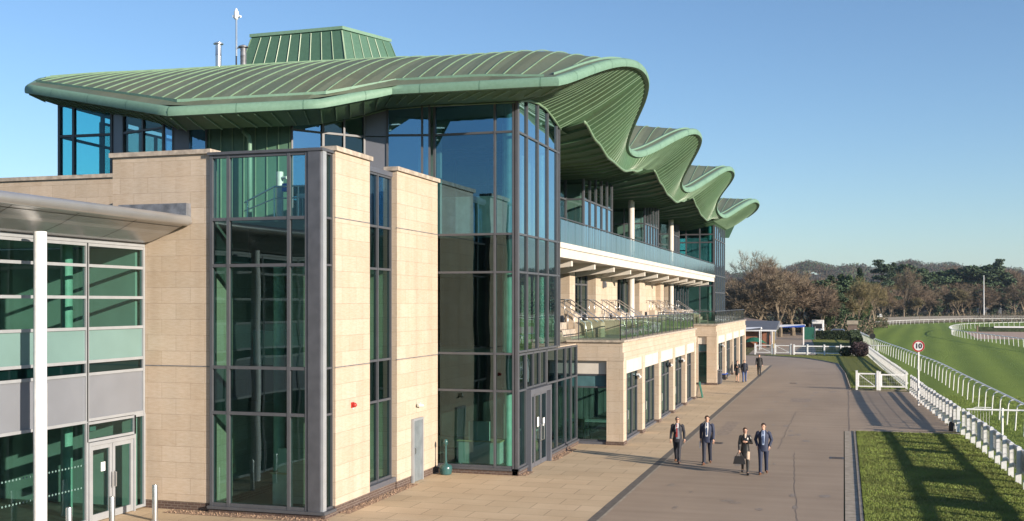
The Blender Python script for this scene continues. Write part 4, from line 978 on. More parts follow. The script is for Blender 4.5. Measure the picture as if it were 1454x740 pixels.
# white round post and silver canopy
cx_, cy_, _ = onX(57, 500, -18.9)
m = MB(); m.tube([(cx_, cy_, 0), (cx_, cy_, 4.0), (cx_, cy_, 4.02), (cx_, cy_, 7.75)], [.16, .16, .155, .155], 24); m.build('round_post', 'white', OW, smooth='auto')
m = MB(); m.tube([(cx_, cy_ - 6.2, 0), (cx_, cy_ - 6.2, 7.75)], .16, 24); m.build('round_post', 'white', OW, smooth='auto')
cn = MB(); XE = -18.0; YE = 27.28
prof = [(WX - .02, 7.72), (WX + .35, 7.78), (WX + .9, 7.98), (XE - .1, 8.26)]
cn.grid([[(x, y, z) for x, z in prof] for y in (8, YE)])
cn.grid([[(WX - 6, y, 8.62), (XE - .12, y, 8.46)] for y in (8, YE)]); cn.quad((WX - .02, YE, 7.72), (WX + .35, YE, 7.78), (WX + .9, YE, 7.98), (XE - .1, YE, 8.26), (XE - .12, YE, 8.46), (WX - .02, YE, 8.5))
CN = cn.build('canopy', 'canopy', OW)
m = MB(); m.tube([(XE, 8, 8.36), (XE, YE - .12, 8.36), (XE - .05, YE + .02, 8.36), (XE - .2, YE + .06, 8.36)], .145, 16); m.build('edge_tube', 'canopy', CN, smooth='auto')
m = MB()
for y in (9 + 2.3 * i for i in range(8)):
    for p, q_ in zip(prof, prof[1:]): m.quad((p[0], y, p[1] - .004), (q_[0], y, q_[1] - .004), (q_[0], y + .02, q_[1] - .004), (p[0], y + .02, p[1] - .004))
p, q_ = prof[2], prof[3]; fx = p[0] + .42; fz_ = p[1] + (q_[1] - p[1]) * .42 / (q_[0] - p[0])
m.quad((fx, 8, fz_ - .004), (fx + .02, 8, fz_ - .002), (fx + .02, YE, fz_ - .002), (fx, YE, fz_ - .004)); m.build('panel_joints', 'black', CN, uv=False)
m = MB(); m.box(WX - .12, WX + .06, 8, 27.40, 7.625, 7.72); m.build('head_trim', 'framel', OW)
m = MB(); m.box(WX - 5, WX - .2, 8, 27.4, 0, .05); m.build('interior_floor', 'int_floor', OW)
m = MB(); m.box(WX - 5, WX - .15, 8, 27.4, 4.1, 4.36); m.box(WX - 5, WX - .15, 8, 27.4, 7.64, 7.7); m.build('floor_slab', 'int_wall', OW)
m = MB(); m.box(WX - 5.1, WX - 5, 8, 27.4, 0, 7.6); m.build('partition', 'int_dark', OW); m = MB(); m.box(WX - 5, WX - .2, 27.3, 27.4, 0, 7.6); m.build('partition', 'int_wall', OW); m = MB(); m.box(WX - 3.2, WX - 3.0, 20, 24.5, 0, 4.1); m.build('partition', 'int_dark', OW)
for y in (19.3, 22.2, 25.6):
    m = MB(); m.tube([(WX - 1.2, y, 0), (WX - 1.2, y, 7.6)], .16, 14); m.build('column', 'colg', OW, smooth='auto')
# a colourful figure poster leaning inside the wing's window
ps = thing('poster_board', 'bright poster board in red, yellow and black behind the wing window', 'poster', (WX - .6, yw(8), 0.05))
yy = yw(12)
m = MB(); m.box(WX - .62, WX - .58, yy - .5, yy + .35, .05, 1.5); m.build('board', 'wood', ps)
rr = random.Random(4)
for mt_, n in (('red', 7), ('black', 6), ('cream', 4)):
    m = MB()
    for i in range(n):
        a, b = rr.uniform(-.35, .15), rr.uniform(.2, 1.25); r = rr.uniform(.05, .14); x = WX - .575 + rr.random() * .01
        m.add([(x, yy + a + r * math.cos(q) * rr.uniform(.7, 1.2), b + r * math.sin(q) * rr.uniform(.7, 1.2)) for q in [math.pi * j / 5 for j in range(10)]], [tuple(range(10))])
    m.build('print_shape', mt_, ps, uv=False)

# ------------------------------------------------------------------ things on and around the building
for i, (u, lab) in enumerate(((220, 'steel bollard beside the stone wall, tallest in view'), (159, 'steel bollard in front of the glazed double door'), (98, 'steel bollard next to the white round post'))):
    d = 5 * F_PX / ((688, 705, 720)[i] - 430); x, y, _ = atd(u, d)
    t = thing('bollard', lab, 'bollard', (x, y, 0), 'steel bollards along the office wing')
    m = MB(); m.lathe(x, y, [(.075, 0), (.075, .97), (.07, .99), (.05, 1.0)], 20); m.build('shaft', 'steel', t, smooth='auto')
    m = MB(); m.lathe(x, y, [(.10, 0.006), (.10, .02), (.077, .03)], 20); m.build('collar', 'steel', t, smooth='auto')
x, y = gnd(633, 674); zb_ = .006
t = thing('ashtray_bin', 'dark teal cigarette bin with a bulb base and thin neck', 'ashtray', (x, y, 0))
m = MB(); m.lathe(x, y, [(.17, zb_), (.2, .03), (.225, .18), (.225, .27), (.19, .33), (.09, .37), (.045, .42)], 24); m.build('base', 'tealpot', t, smooth='auto')
m = MB(); m.lathe(x, y, [(.045, .42), (.035, .6), (.032, 1.02)], 16); m.build('neck', 'tealpot', t, smooth='auto')
m = MB(); m.lathe(x, y, [(.032, 1.02), (.07, 1.07), (.075, 1.16), (.05, 1.22), (.02, 1.24)], 16); m.box(x - .085, x + .085, y - .05, y - .02, 1.08, 1.14); m.build('head', 'tealpot', t, smooth='auto')
x, y = gnd(1018, 546)
t = thing('litter_bin', 'grey slatted litter bin at the corner of the far colonnade', 'litter bin', (x, y, 0))
m = MB()
for i in range(7): m.box(x - .3 + i * .09, x - .24 + i * .09, y - .3, y - .26, .1, .9)
for i in range(7): m.box(x + .3, x + .34, y - .28 + i * .09, y - .22 + i * .09, .1, .9)
m.box(x - .27, x + .29, y - .25, y + .3, .05, .9); m.build('body', 'panel', t)
m = MB(); m.box(x - .34, x + .36, y - .34, y + .36, 1.0, 1.08); m.box(x - .3, x - .25, y - .3, y - .25, .9, 1.0); m.box(x + .27, x + .32, y - .3, y - .25, .9, 1.0); m.build('lid', 'lead', t)
def easel(x, y, lab, h=1.0):
    t = thing('a_board', lab, 'board', (x, y, 0)); m = MB()
    m.hexa([(x - .02, y - .3, 0), (x + .02, y - .3, 0), (x + .02, y + .3, 0), (x - .02, y + .3, 0), (x - .22, y - .3, h), (x - .18, y - .3, h), (x - .18, y + .3, h), (x - .22, y + .3, h)]); m.build('panel', 'greensheet', t)
    m = MB(); m.hexa([(x - .42, y - .3, 0), (x - .38, y - .3, 0), (x - .38, y + .3, 0), (x - .42, y + .3, 0), (x - .23, y - .3, h - .02), (x - .22, y - .3, h - .02), (x - .22, y + .3, h - .02), (x - .23, y + .3, h - .02)]); m.build('stay', 'steel', t)
easel(-8.55, 69.6, 'green board standing at the end of the near colonnade')
for u, v, lab in ((1037, 539, 'low dark bench against the first bay of the far colonnade'),):
    x, y = gnd(u, v); t = thing('bench', lab, 'bench', (x - .3, y, 0)); x -= .5
    m = MB(); m.box(x - .2, x + .25, y - .7, y + .7, .42, .48); m.build('seat', 'blue', t)
    for q in (-.6, .6): m = MB(); m.box(x - .18, x + .22, y + q - .03, y + q + .03, 0, .42); m.build('leg', 'black', t)
# interior furniture seen through the glass
def desk(x, y, z, sx, sy, h, lab, mat='cream'):
    t = thing('desk', lab, 'desk', (x, y, z)); m = MB(); m.box(x - sx / 2, x + sx / 2, y - sy / 2, y + sy / 2, z, z + h); m.build('body', mat, t)
    m = MB(); m.box(x - sx / 2 - .05, x + sx / 2 + .05, y - sy / 2 - .05, y + sy / 2 + .05, z + h, z + h + .05); m.build('top', 'wood', t)
    m = MB(); m.box(x - sx / 4, x + sx / 4, y - sy / 2, y - sy / 2 + .12, z + h + .05, z + h + .75); m.build('screen', mat, t)
desk(-15.6, 28.75, .06, .7, .6, .95, 'pale reception stand inside the corner glass bay')
desk(-12.9, 38.6, .06, 1.6, .7, .8, 'pale counter inside the ground floor of the glass tower', 'int_wall')
def chair(x, y, z, rz, lab, grp, mat='wood'):
    t = thing('chair', lab, 'chair', (x, y, z), grp, rz)
    def b(n, *a): m = MB(); m.box(*a); o = m.build(n, mat, t, origin=(0, 0, 0)); return o
    b('seat', -.22, .22, -.22, .22, .43, .47)
    for sx in (-.2, .2):
        for sy in (-.2, .2): b('leg', sx - .02, sx + .02, sy - .02, sy + .02, 0, .95 if sy > 0 else .43)
    b('backrest', -.2, .2, .19, .21, .62, .9); return t
def table(x, y, z, lab, grp, sx=.8):
    t = thing('table', lab, 'table', (x, y, z), grp); m = MB(); m.box(-sx / 2, sx / 2, -.4, .4, .71, .75); m.build('top', 'int_wall', t, origin=(0, 0, 0))
    for a in (-.35, .35):
        for b_ in (-.35, .35): m = MB(); m.box(a * sx / .8 - .02, a * sx / .8 + .02, b_ - .02, b_ + .02, 0, .71); m.build('leg', 'steel', t, origin=(0, 0, 0))
chair(-10.85, 46.5, .05, 2.6, 'wooden chair nearest the glass in the cafe room', 'cafe chairs'); chair(-9.9, 48.2, .05, .3, 'wooden chair behind the cafe table', 'cafe chairs'); table(-10.4, 47.3, .05, 'pale cafe table behind the near colonnade window', 'cafe tables', 1.2)
chair(-11.9, 41.8, .06, .4, 'wooden chair inside the glass tower lobby', 'lobby chairs'); table(-12.4, 42.8, .06, 'small table inside the glass tower lobby', 'lobby tables')


M['roofkit'] = plain('pale_kit_paint', (0.50, 0.54, 0.48), 0.5)
kx = thing('air_handling_unit', 'pale ventilation unit behind the roof-level bay glass', 'ventilation unit', (-15.9, 30.2, 8.4))
m = MB(); m.box(-16.1, -14.7, 30.2, 31.4, 8.46, 9.35); m.box(-15.2, -14.5, 30.4, 31.3, 9.35, 9.75); m.build('casing', 'roofkit', kx)
m = MB(); m.box(-16.2, -14.6, 30.15, 31.45, 8.378, 8.46); m.build('base', 'steel', kx)
m = MB()
for i in range(9): m.box(-16.0 + i * .14, -15.92 + i * .14, 30.16, 30.2, 8.6, 9.2)
m.build('louvres', 'panel', kx)
m = MB(); m.tube([(-16.9, 30.6, 8.38), (-16.9, 30.6, 10.1)], .11, 12); m.tube([(-16.9, 30.6, 9.9), (-16.6, 30.5, 9.9)], .05, 8); m.build('duct', 'roofkit', kx, smooth='auto')
m = MB(); m.box(-16.66, -16.5, 30.3, 30.45, 9.45, 9.7); m.build('control_box', 'blue', kx)
hr = thing('plant_guard_rail', 'steel guard rail round the ventilation plant behind the bay glass', 'guard rail', (-16.5, 29.3, 8.4))
m = MB(); m.tube([(-17.2, 29.0, 9.0), (-16.2, 29.0, 9.45), (-14.6, 29.0, 9.45)], .028, 8); m.tube([(-17.2, 29.0, 8.75), (-16.2, 29.0, 9.1), (-14.6, 29.0, 9.1)], .022, 8); m.build('rails', 'steel', hr)
for x in (-17.1, -16.2, -15.4, -14.65): m = MB(); m.tube([(x, 29.0, 8.38), (x, 29.0, 9.45 if x > -17 else 9.05)], .024, 8); m.build('post', 'steel', hr)

# ------------------------------------------------------------------ racecourse fences and rails
def fy_at(Y):
    return lin_tab([(y, x) for x, y in FA], Y)
# post-and-mesh boundary fence beside the road, in the two runs the photograph shows either side of the gateway
def mesh_panel(m, p, q, z0, z1, step=0.11):
    g, L = frame(p, q); n = max(1, int(L / step))
    for i in range(1, n): a = L * i / n; m.seg(g, a - .005, a + .005, -.004, .004, z0, z1)
    for z in (z0, (z0 * 2 + z1) / 3, (z0 + z1 * 2) / 3): m.seg(g, 0, L, -.004, .004, z - .005, z + .005)
M['mesh'] = plain('galvanised_mesh', (0.5, 0.51, 0.5), 0.5, 0.4)
def white_fence(lab, ya, yb, step, grp='white post fences beside the racecourse', h=1.18, base=True, wob=0.0):
    t = thing('white_fence', lab, 'fence', (fy_at(ya), ya, 0), grp)
    n = max(1, round((yb - ya) / step)); P = []
    rr = random.Random(int(ya * 10))
    for i in range(n + 1):
        y = ya + (yb - ya) * i / n; P.append((fy_at(y), y))
    for i, (x, y) in enumerate(P):
        m = MB(); w2 = .068; dz = rr.uniform(-.02, .03)
        m.box(x - w2, x + w2, y - w2, y + w2, 0, h + dz); m.add([(x - w2 - .012, y - w2 - .012, h + dz), (x + w2 + .012, y - w2 - .012, h + dz), (x + w2 + .012, y + w2 + .012, h + dz), (x - w2 - .012, y + w2 + .012, h + dz), (x, y, h + .05 + dz)], [(0, 1, 4), (1, 2, 4), (2, 3, 4), (3, 0, 4), (3, 2, 1, 0)])
        if base: m.box(x - .11, x - w2 - .001, y - .07, y + .07, 0, .33)
        m.build('post', 'white', t)
    for k, z in enumerate((h - .12, .42)):
        m = MB(); hh = (.075 if ya < 78 else .045) if k == 0 else .045
        for a, b in zip(P, P[1:]):
            g, L = frame(a, b); m.seg(g, -.02, L + .02, .082, .115, z - hh, z + hh)
        m.build('rail', 'white', t)
    m = MB()
    for a, b in zip(P, P[1:]): mesh_panel(m, (a[0] + .03, a[1]), (b[0] + .03, b[1]), .38, h - .1)
    m.build('wire_mesh', 'mesh', t, uv=False)
    # boarded pickets between the posts
    m = MB()
    for a, b in zip(P, P[1:]):
        g, L = frame(a, b)
        for c in ((L * .5,) if 54 < ya < 78 else ()): m.seg(g, c - .045, c + .045, .117, .14, .12, h - .16)
    if m.v: m.build('pickets', 'white', t)
    if ya < 30:  # grey boards added so the fence throws broad shadow bars on the lawn
        for c0, c1 in ((48.2, 48.7), (45.3, 46.2), (37.4, 40.8), (32.8, 34.6), (29.0, 30.3)):
            m = MB(); g, L = frame((fy_at(c0) + .14, c0), (fy_at(c1) + .14, c1)); m.seg(g, 0, L, 0, .02, .36, h - .05); m.build('added_shadow_board', 'panel_l', t)
    return t
white_fence('white post and mesh fence along the near lawn', 26.0, 53.0, 1.5)
white_fence('white post fence beside the asphalt apron behind the lawn', 54.6, 77.0, 1.25)
white_fence('white post fence running on from the mesh gates to the far corner', 80.5, 128.8, 1.3, base=False)
# field gates with mesh infill, across the grass edge
def gate(lab, a, b, h=1.15, diag=1, grp=None, posts=(0, 1)):
    t = thing('white_gate', lab, 'gate', (a[0], a[1], 0), grp); g, L = frame(a, b)
    m = MB(); m.seg(g, .08, L - .08, -.03, .03, h - .12, h - .03); m.build('top_rail', 'white', t)
    m = MB(); m.seg(g, .08, L - .08, -.03, .03, .22, .30); m.build('bottom_rail', 'white', t)
    m = MB(); m.seg(g, .08, .16, -.031, .031, .22, h - .03); m.build('stile', 'white', t); m = MB(); m.seg(g, L - .16, L - .08, -.031, .031, .22, h - .03); m.build('stile', 'white', t)
    m = MB(); p, q = ((.16, .30), (L - .16, .30)) if diag == 0 else ((.16, h - .12), (L - .16, .30)) if diag > 0 else ((.16, .30), (L - .16, h - .12))
    m.hexa([g(p[0], -.02, p[1] - .05), g(q[0], -.02, q[1] - .05), g(q[0], .02, q[1] - .05), g(p[0], .02, p[1] - .05), g(p[0], -.02, p[1] + .02), g(q[0], -.02, q[1] + .02), g(q[0], .02, q[1] + .02), g(p[0], .02, p[1] + .02)]); m.build('brace', 'white', t)
    m = MB(); mesh_panel(m, g(.16, .035, 0)[:2], g(L - .16, .035, 0)[:2], .3, h - .12); m.build('wire_mesh', 'mesh', t, uv=False)
    if posts:
        for a_ in [L * q_ for q_ in posts]: m = MB(); m.seg(g, a_ - .07, a_ + .07, -.07, .07, 0, h + .1); m.seg(g, a_ - .08, a_ + .08, -.08, .08, h + .1, h + .13); m.build('post', 'white', t)
    return t
gate('white mesh gate with a diagonal brace at the edge of the apron', (0.86, 78.9), (2.22, 78.9), 1.2, 1, 'gates of the apron')
gate('narrow white mesh gate next to the diagonal gate, against the long fence', (2.36, 78.9), (4.2, 79.0), 1.15, 0, 'gates of the apron', posts=(0,))
# crossing rails
def bar(lab, pts, z, posts, r=.045, grp='white crossing bars'):
    t = thing('crossing_bar', lab, 'rail', (pts[0][0], pts[0][1], 0), grp)
    m = MB(); m.tube([(x, y, z) for x, y in pts], r, 10); m.build('bar', 'white', t, smooth='auto')
    for x, y in posts: m = MB(); m.tube([(x, y, 0), (x, y, z + .06)], r * 1.1, 10); m.lathe(x, y, [(r * 1.4, z + .05), (r * 1.4, z + .09), (.01, z + .1)], 10); m.build('post', 'white', t, smooth='auto')
bar('white horizontal bar from the fence across the grass to the running rail', [(5.35, 53.6), (9.6, 53.6)], 1.15, [(6.85, 53.6)])
bar('second white bar behind the corner shrub', [(2.7, 127.5), (4.9, 127.0)], 1.25, [(3.6, 127.3)])
# little wire basket gate beyond the bar
t = thing('wire_hurdle', 'small white wire hurdle on the grass behind the crossing bar', 'hurdle', (6.3, 57, 0))
m = MB(); m.tube([(5.8, 57, .1), (5.8, 57, .8), (6.1, 57, .95), (6.8, 57, .95)], .02, 6); m.build('rail', 'white', t)
m = MB()
for i in range(8): m.tube([(5.8 + i * .13, 57, .05), (5.8 + i * .13, 57, .9)], .008, 4)
m.build('bars', 'mesh', t, uv=False)
# running rails: goose-neck posts and a continuous rail
def rail_path(P, step):
    P = catmull([(x, y, 0) for x, y in P], 8); out = [P[0]]; acc = 0
    for a, b in zip(P, P[1:]):
        L = math.dist(a, b)
        while acc + L >= step:
            t = (step - acc) / L; a = tuple(p + (q - p) * t for p, q in zip(a, b)); out.append(a); L = math.dist(a, b); acc = 0
        acc += L
    return out
def running_rail(lab, P, step, side, h=1.22, maxp=100, r=.05, grp='white running rails'):
    pts = rail_path(P, step); t = thing('running_rail', lab, 'rail', (P[0][0], P[0][1], 0), grp)
    m = MB(); sm = catmull([(x, y, 0) for x, y in P], 10); m.tube([(x, y, h) for x, y, _ in sm], r, 8, flat=1.25); m.build('rail', 'white', t, smooth='auto')
    st_ = MB()
    for i, (x, y, _) in enumerate(pts):
        a = pts[max(0, i - 1)]; b = pts[min(len(pts) - 1, i + 1)]; d = Vector((b[0] - a[0], b[1] - a[1])).normalized(); n = Vector((d.y, -d.x)) * side
        near = math.hypot(x, y) < 150
        pl = [(x + n.x * .42, y + n.y * .42, 0), (x + n.x * .36, y + n.y * .36, h * .8), (x + n.x * .3, y + n.y * .3, h - .06), (x + n.x * .18, y + n.y * .18, h + .015), (x, y, h)]
        mm = MB() if i < maxp else st_
        mm.tube(pl, .032 if near else .045, 8 if near else 5)
        if i < maxp: mm.build('post', 'white', t, smooth='auto' if near else False, uv=False)
    if st_.v: o = st_.build('far_posts', 'white', t, uv=False); o['kind'] = 'stuff'
    return t
RL = [(8.25, 24), (8.2, 40), (8.1, 57), (7.85, 68), (7.6, 80), (7.3, 94), (6.7, 106), (5.9, 122), (5.0, 136), (3.9, 156), (2.85, 181), (2.1, 205), (1.6, 228)]
running_rail('white running rail along the near side of the turf, nearest the road', RL, 2.45, -1)
running_rail('white running rail round the outside of the far bend', [(1.6, 228), (1.5, 245), (3.2, 266), (8.0, 289), (19.0, 324), (36, 352), (55, 364), (84, 376), (120, 388), (170, 398)], 3.2, -1)
running_rail('white inner running rail curling round the bend in mid turf', [(27.5, 122), (25.2, 140), (22.96, 159), (21.4, 175), (19.9, 192), (18.9, 206), (19.1, 221), (21.3, 243), (25.6, 266), (33, 281), (44, 297), (62, 312), (90, 326), (130, 336)], 2.6, 1, 1.2)
running_rail('straight white rail far out across the infield', [(52, 268), (70, 262), (110, 250)], 4, 1, 1.2)
# grey deer fence beyond the bend
t = thing('mesh_fence', 'long grey mesh fence beyond the far rail in front of the woods', 'fence', (2, 300, 0))
P = [(1.0, 292), (5, 305), (18, 341), (38, 372), (60, 386), (100, 400), (170, 420)]
sm = catmull([(x, y, 0) for x, y in P], 5); m = MB()
for a, b in zip(sm, sm[1:]): g, L = frame(a, b); m.seg(g, 0, L, -.02, .02, .1, 1.9)
M['greymesh'] = plain('grey_netting', (0.10, 0.095, 0.09), 0.8); m.build('netting', 'greymesh', t)
for a in rail_path(P, 6)[:60]: m = MB(); m.box(a[0] - .06, a[0] + .06, a[1] - .1, a[1] + .0, 0, 2.1); m.build('post', 'bark', t)
# speed sign
sx, sy = 4.18, 68.0
t = thing('speed_sign', 'round white sign with red ring reading 10 on a white post', 'sign', (sx, sy, 0))
m = MB(); m.tube([(sx, sy, 0), (sx, sy, 3.15)], .05, 14); m.build('post', 'white', t, smooth='auto')
zc = 3.47
def disc(name, r, y, mat, r0=None):
    m = MB(); n = 40
    if r0 is None: m.add([(sx + r * math.cos(2 * math.pi * i / n), y, zc + r * math.sin(2 * math.pi * i / n)) for i in range(n)], [tuple(range(n))])
    else:
        m.add([(sx + q * math.cos(2 * math.pi * i / n), y, zc + q * math.sin(2 * math.pi * i / n)) for q in (r0, r) for i in range(n)], [(i, (i + 1) % n, n + (i + 1) % n, n + i) for i in range(n)])
    return m.build(name, mat, t)
m = MB(); n = 40; m.add([(sx + .34 * math.cos(2 * math.pi * i / n), y, zc + .34 * math.sin(2 * math.pi * i / n)) for y in (sy - .09, sy - .055) for i in range(n)], [tuple(range(n)), tuple(range(n, 2 * n))[::-1]] + [(i, n + i, n + (i + 1) % n, (i + 1) % n) for i in range(n)]); m.build('plate', 'white', t)
M['signred'] = plain('sign_red', (0.42, 0.02, 0.025), 0.5, var=.02); M['signblack'] = plain('sign_black', (0.015, 0.015, 0.02), 0.5, var=.02)
disc('red_ring', .335, sy - .095, 'signred', .255)
cu = bpy.data.curves.new('numerals', 'FONT'); cu.body = '10'; cu.size = .40; cu.align_x = 'CENTER'; cu.align_y = 'CENTER'; cu.extrude = .002; cu.offset = .012
to = bpy.data.objects.new('numerals', cu); COL.objects.link(to); dg = bpy.context.evaluated_depsgraph_get(); me = bpy.data.meshes.new_from_object(to.evaluated_get(dg)); bpy.data.objects.remove(to)
me.materials.clear(); me.materials.append(M['signblack']); nm = bpy.data.objects.new('numerals', me); COL.objects.link(nm); nm.parent = t; nm.location = (0, -.1, zc - .005); nm.rotation_euler = (R(90), 0, 0)
# little dark sign, parcel at the fence foot
t = thing('notice_sign', 'small dark sign on a thin post by the fence corner', 'sign', (3.2, 127.4, 0))
m = MB(); m.tube([(3.2, 127.4, 0), (3.2, 127.4, 2.5)], .04, 8); m.build('post', 'steel', t); m = MB(); m.tube([(3.05, 127.33, 2.3), (3.05, 127.36, 2.3)], .32, 14); m.build('plate', 'black', t)
x, y = gnd(1353, 612); t = thing('marker_stump', 'short dark stump leaning at the foot of the white fence', 'stump', (x, y, 0))
m = MB(); m.lathe(x - .05, y, [(.13, 0), (.14, .3), (.1, .42), (.03, .44)], 12); m.build('body', 'black', t, smooth='auto'); m = MB(); m.tube([(x - .04, y, .42), (x, y, 1.0)], .02, 6); m.build('rod', 'black', t)
# far white fence across the road end
def long_fence(lab, P, h=1.12, n_rail=2):
    t = thing('white_fence', lab, 'fence', (P[0][0], P[0][1], 0), 'white post fences beside the racecourse')
    for x, y in P: m = MB(); m.box(x - .08, x + .08, y - .08, y + .08, 0, h + .08); m.box(x - .1, x + .1, y - .1, y + .1, h + .08, h + .12); m.build('post', 'white', t)
    for z in (h - .08, .26):
        m = MB()
        for a, b in zip(P, P[1:]): g, L = frame(a, b); m.seg(g, 0.08, L - .08, -.03, .03, z - .07, z + .06)
        m.build('rail', 'white', t)
    m = MB()
    for a, b in zip(P, P[1:]): mesh_panel(m, a, b, .3, h - .1, .16)
    m.build('wire_mesh', 'mesh', t, uv=False)
long_fence('white post and rail fence across the lawn at the end of the road', [(-5.45, 129.2), (-3.95, 129.2), (-2.1, 129.2), (-.3, 129.2), (1.1, 129.2), (2.5, 129.2)])
gate('white braced gate beside the brick pavilion', (-9.85, 129.6), (-7.9, 129.5), 1.15, 1, 'gates across the road end'); gate('white braced gate closing the path end', (-7.6, 129.4), (-5.8, 129.3), 1.15, 1, 'gates across the road end')

# ------------------------------------------------------------------ beyond the road: pavilion, canopies, van, hedges
def atp(u, v, d): return atd(u, d, v)
pv = thing('brick_pavilion', 'low red brick pavilion with a slate hipped roof behind the gates', 'pavilion', (-13, 152, 0))
m = MB(); m.box(-15.5, -9.9, 150, 158, 0, 2.35); m.build('wall', 'redbrick', pv)
m = MB(); m.hexa([(-16, 149.0, 2.35), (-8.6, 149.0, 2.35), (-8.6, 158.6, 2.35), (-16, 158.6, 2.35), (-14.5, 153.0, 3.5), (-8.4, 153.0, 3.5), (-8.4, 154.6, 3.5), (-14.5, 154.6, 3.5)]); m.build('roof', 'slate', pv)
m = MB(); m.box(-16.02, -8.55, 148.92, 149.0, 2.2, 2.4); m.build('fascia_board', 'white', pv)
m = MB(); m.box(-9.0, -8.8, 149.1, 149.3, 0, 2.3); m.build('post', 'wood', pv)
m = MB(); m.box(-9.86, -9.5, 149.95, 150.0, .0, 2.1); m.build('door', 'black', pv)
m = MB(); m.grid([[(-13.2 + 3.4 * i / 8, 149.4 - .3 * j, .55 + .85 * math.sin(math.pi * i / 8) * (1 - .35 * j) + .0) for i in range(9)] for j in range(3)]); m.build('awning', 'greensheet', pv)
gv = thing('gabled_hall', 'larger hall with a brown tiled gable rising behind the pavilion', 'building', (-17, 172, 0))
m = MB(); m.hexa([(-26, 165, 0), (-10.5, 165, 0), (-10.5, 182, 0), (-26, 182, 0), (-26, 165, 4.8), (-10.5, 165, 2.6), (-10.5, 182, 2.6), (-26, 182, 4.8)]); m.build('wall', 'slate', gv)
m = MB(); m.hexa([(-26.5, 164, 4.85), (-9.6, 164, 2.5), (-9.6, 183, 2.5), (-26.5, 183, 4.85), (-26.5, 164, 5.1), (-9.6, 164, 2.72), (-9.6, 183, 2.72), (-26.5, 183, 5.1)]); m.build('roof', 'tileroof', gv)
def parasol(x, y, w_, lab, m1, m2, h=2.5):
    t = thing('canopy_stall', lab, 'canopy', (x, y, 0)); m = MB()
    m.hexa([(x - w_, y - 1.5, h - .35), (x + w_, y - 1.5, h - .12), (x + w_, y + 1.5, h - .12), (x - w_, y + 1.5, h - .35), (x - w_, y - .2, h), (x + w_, y - .2, h + .1), (x + w_, y + .2, h + .1), (x - w_, y + .2, h)]); m.build('cover', m1, t)
    m = MB(); m.hexa([(x - w_ * .3, y - 1.53, h - .32), (x + w_ * 1.01, y - 1.53, h - .25), (x + w_ * 1.01, y - 1.51, h - .25), (x - w_ * .3, y - 1.51, h - .32), (x - w_ * .3, y - 1.53, h - .25), (x + w_ * 1.01, y - 1.53, h + .05), (x + w_ * 1.01, y - 1.51, h + .05), (x - w_ * .3, y - 1.51, h - .25)]); m.build('valance', m2, t)
    for dx in (-.9, .9):
        for dy in (-1.3, 1.3): m = MB(); m.tube([(x + dx * w_, y + dy, 0), (x + dx * w_, y + dy, h - .2)], .05, 6); m.build('leg', 'white', t)
x, y, _ = atp(1119, 460, 152); parasol(x, y, 2.3, 'white canopy with a royal blue front beside the brick pavilion', 'white', 'blue', 2.9)
x, y, _ = atp(1062, 460, 140); parasol(x, y, 1.7, 'white topped canopy with a slate blue front at the end of the colonnade', 'white', 'panel', 2.8)
# white van parked in front of the trees
x, y, _ = atp(1161, 470, 205)
vn = thing('parked_van', 'white box van parked under the trees beyond the lawn', 'van', (x, y, 0))
m = MB(); m.box(x - 1.1, x + 1.1, y + 1.0, y + 5.4, .45, 2.75); m.box(x - 1.05, x + 1.05, y + .2, y + 1.0, 2.2, 2.7); m.build('cargo_box', 'white', vn)
m = MB(); m.hexa([(x - 1, y - .8, .4), (x + 1, y - .8, .4), (x + 1, y + .98, .4), (x - 1, y + .98, .4), (x - .95, y - .1, 2.15), (x + .95, y - .1, 2.15), (x + .95, y + .98, 2.15), (x - .95, y + .98, 2.15)]); m.box(x - 1.0, x + 1.0, y - 1.1, y - .8, .4, 1.15); m.build('cab', 'white', vn)
m = MB(); m.quad((x - .85, y - .57, 1.2), (x + .85, y - .57, 1.2), (x + .8, y - .2, 2.05), (x - .8, y - .2, 2.05)); m.v = [(a, b - .02, c) for a, b, c in m.v]; m.build('windscreen', 'black', vn)
for dx in (-.95, .95):
    for dy in (-.2, 4.2): m = MB(); m.tube([(x + dx - .12, y + dy, .38), (x + dx + .12, y + dy, .38)], .38, 14); m.build('wheel', 'black', vn)
    m = MB(); m.box(x + dx * .75 - .12, x + dx * .75 + .12, y - 1.13, y - 1.1, .75, .95); m.build('headlight', 'steel', vn)
# low pale car behind the hedge
x, y, _ = atp(1188, 476, 192)
cr_ = thing('parked_car', 'silver hatchback parked beyond the dark hedge', 'car', (x, y, 0))
m = MB(); m.hexa([(x - 1.9, y - .85, .3), (x + 1.9, y - .85, .3), (x + 1.9, y + .85, .3), (x - 1.9, y + .85, .3), (x - 1.85, y - .8, .85), (x + 1.85, y - .8, .85), (x + 1.85, y + .8, .85), (x - 1.85, y + .8, .85)]); m.hexa([(x - 1.3, y - .75, .85), (x + 1.5, y - .75, .85), (x + 1.5, y + .75, .85), (x - 1.3, y + .75, .85), (x - .6, y - .6, 1.4), (x + 1.2, y - .6, 1.4), (x + 1.2, y + .6, 1.4), (x - .6, y + .6, 1.4)]); m.build('body', 'steel', cr_)
m = MB(); m.hexa([(x - 1.1, y - .78, .9), (x + 1.35, y - .78, .9), (x + 1.35, y - .74, .9), (x - 1.1, y - .74, .9), (x - .6, y - .64, 1.33), (x + 1.1, y - .64, 1.33), (x + 1.1, y - .6, 1.33), (x - .6, y - .6, 1.33)]); m.build('side_window', 'black', cr_)
for dx in (-1.2, 1.2):
    for dy in (-.8, .8): m = MB(); m.tube([(x + dx, y + dy - .1, .32), (x + dx, y + dy + .1, .32)], .32, 12); m.build('wheel', 'black', cr_)
x, y, _ = atp(1150, 476, 178)
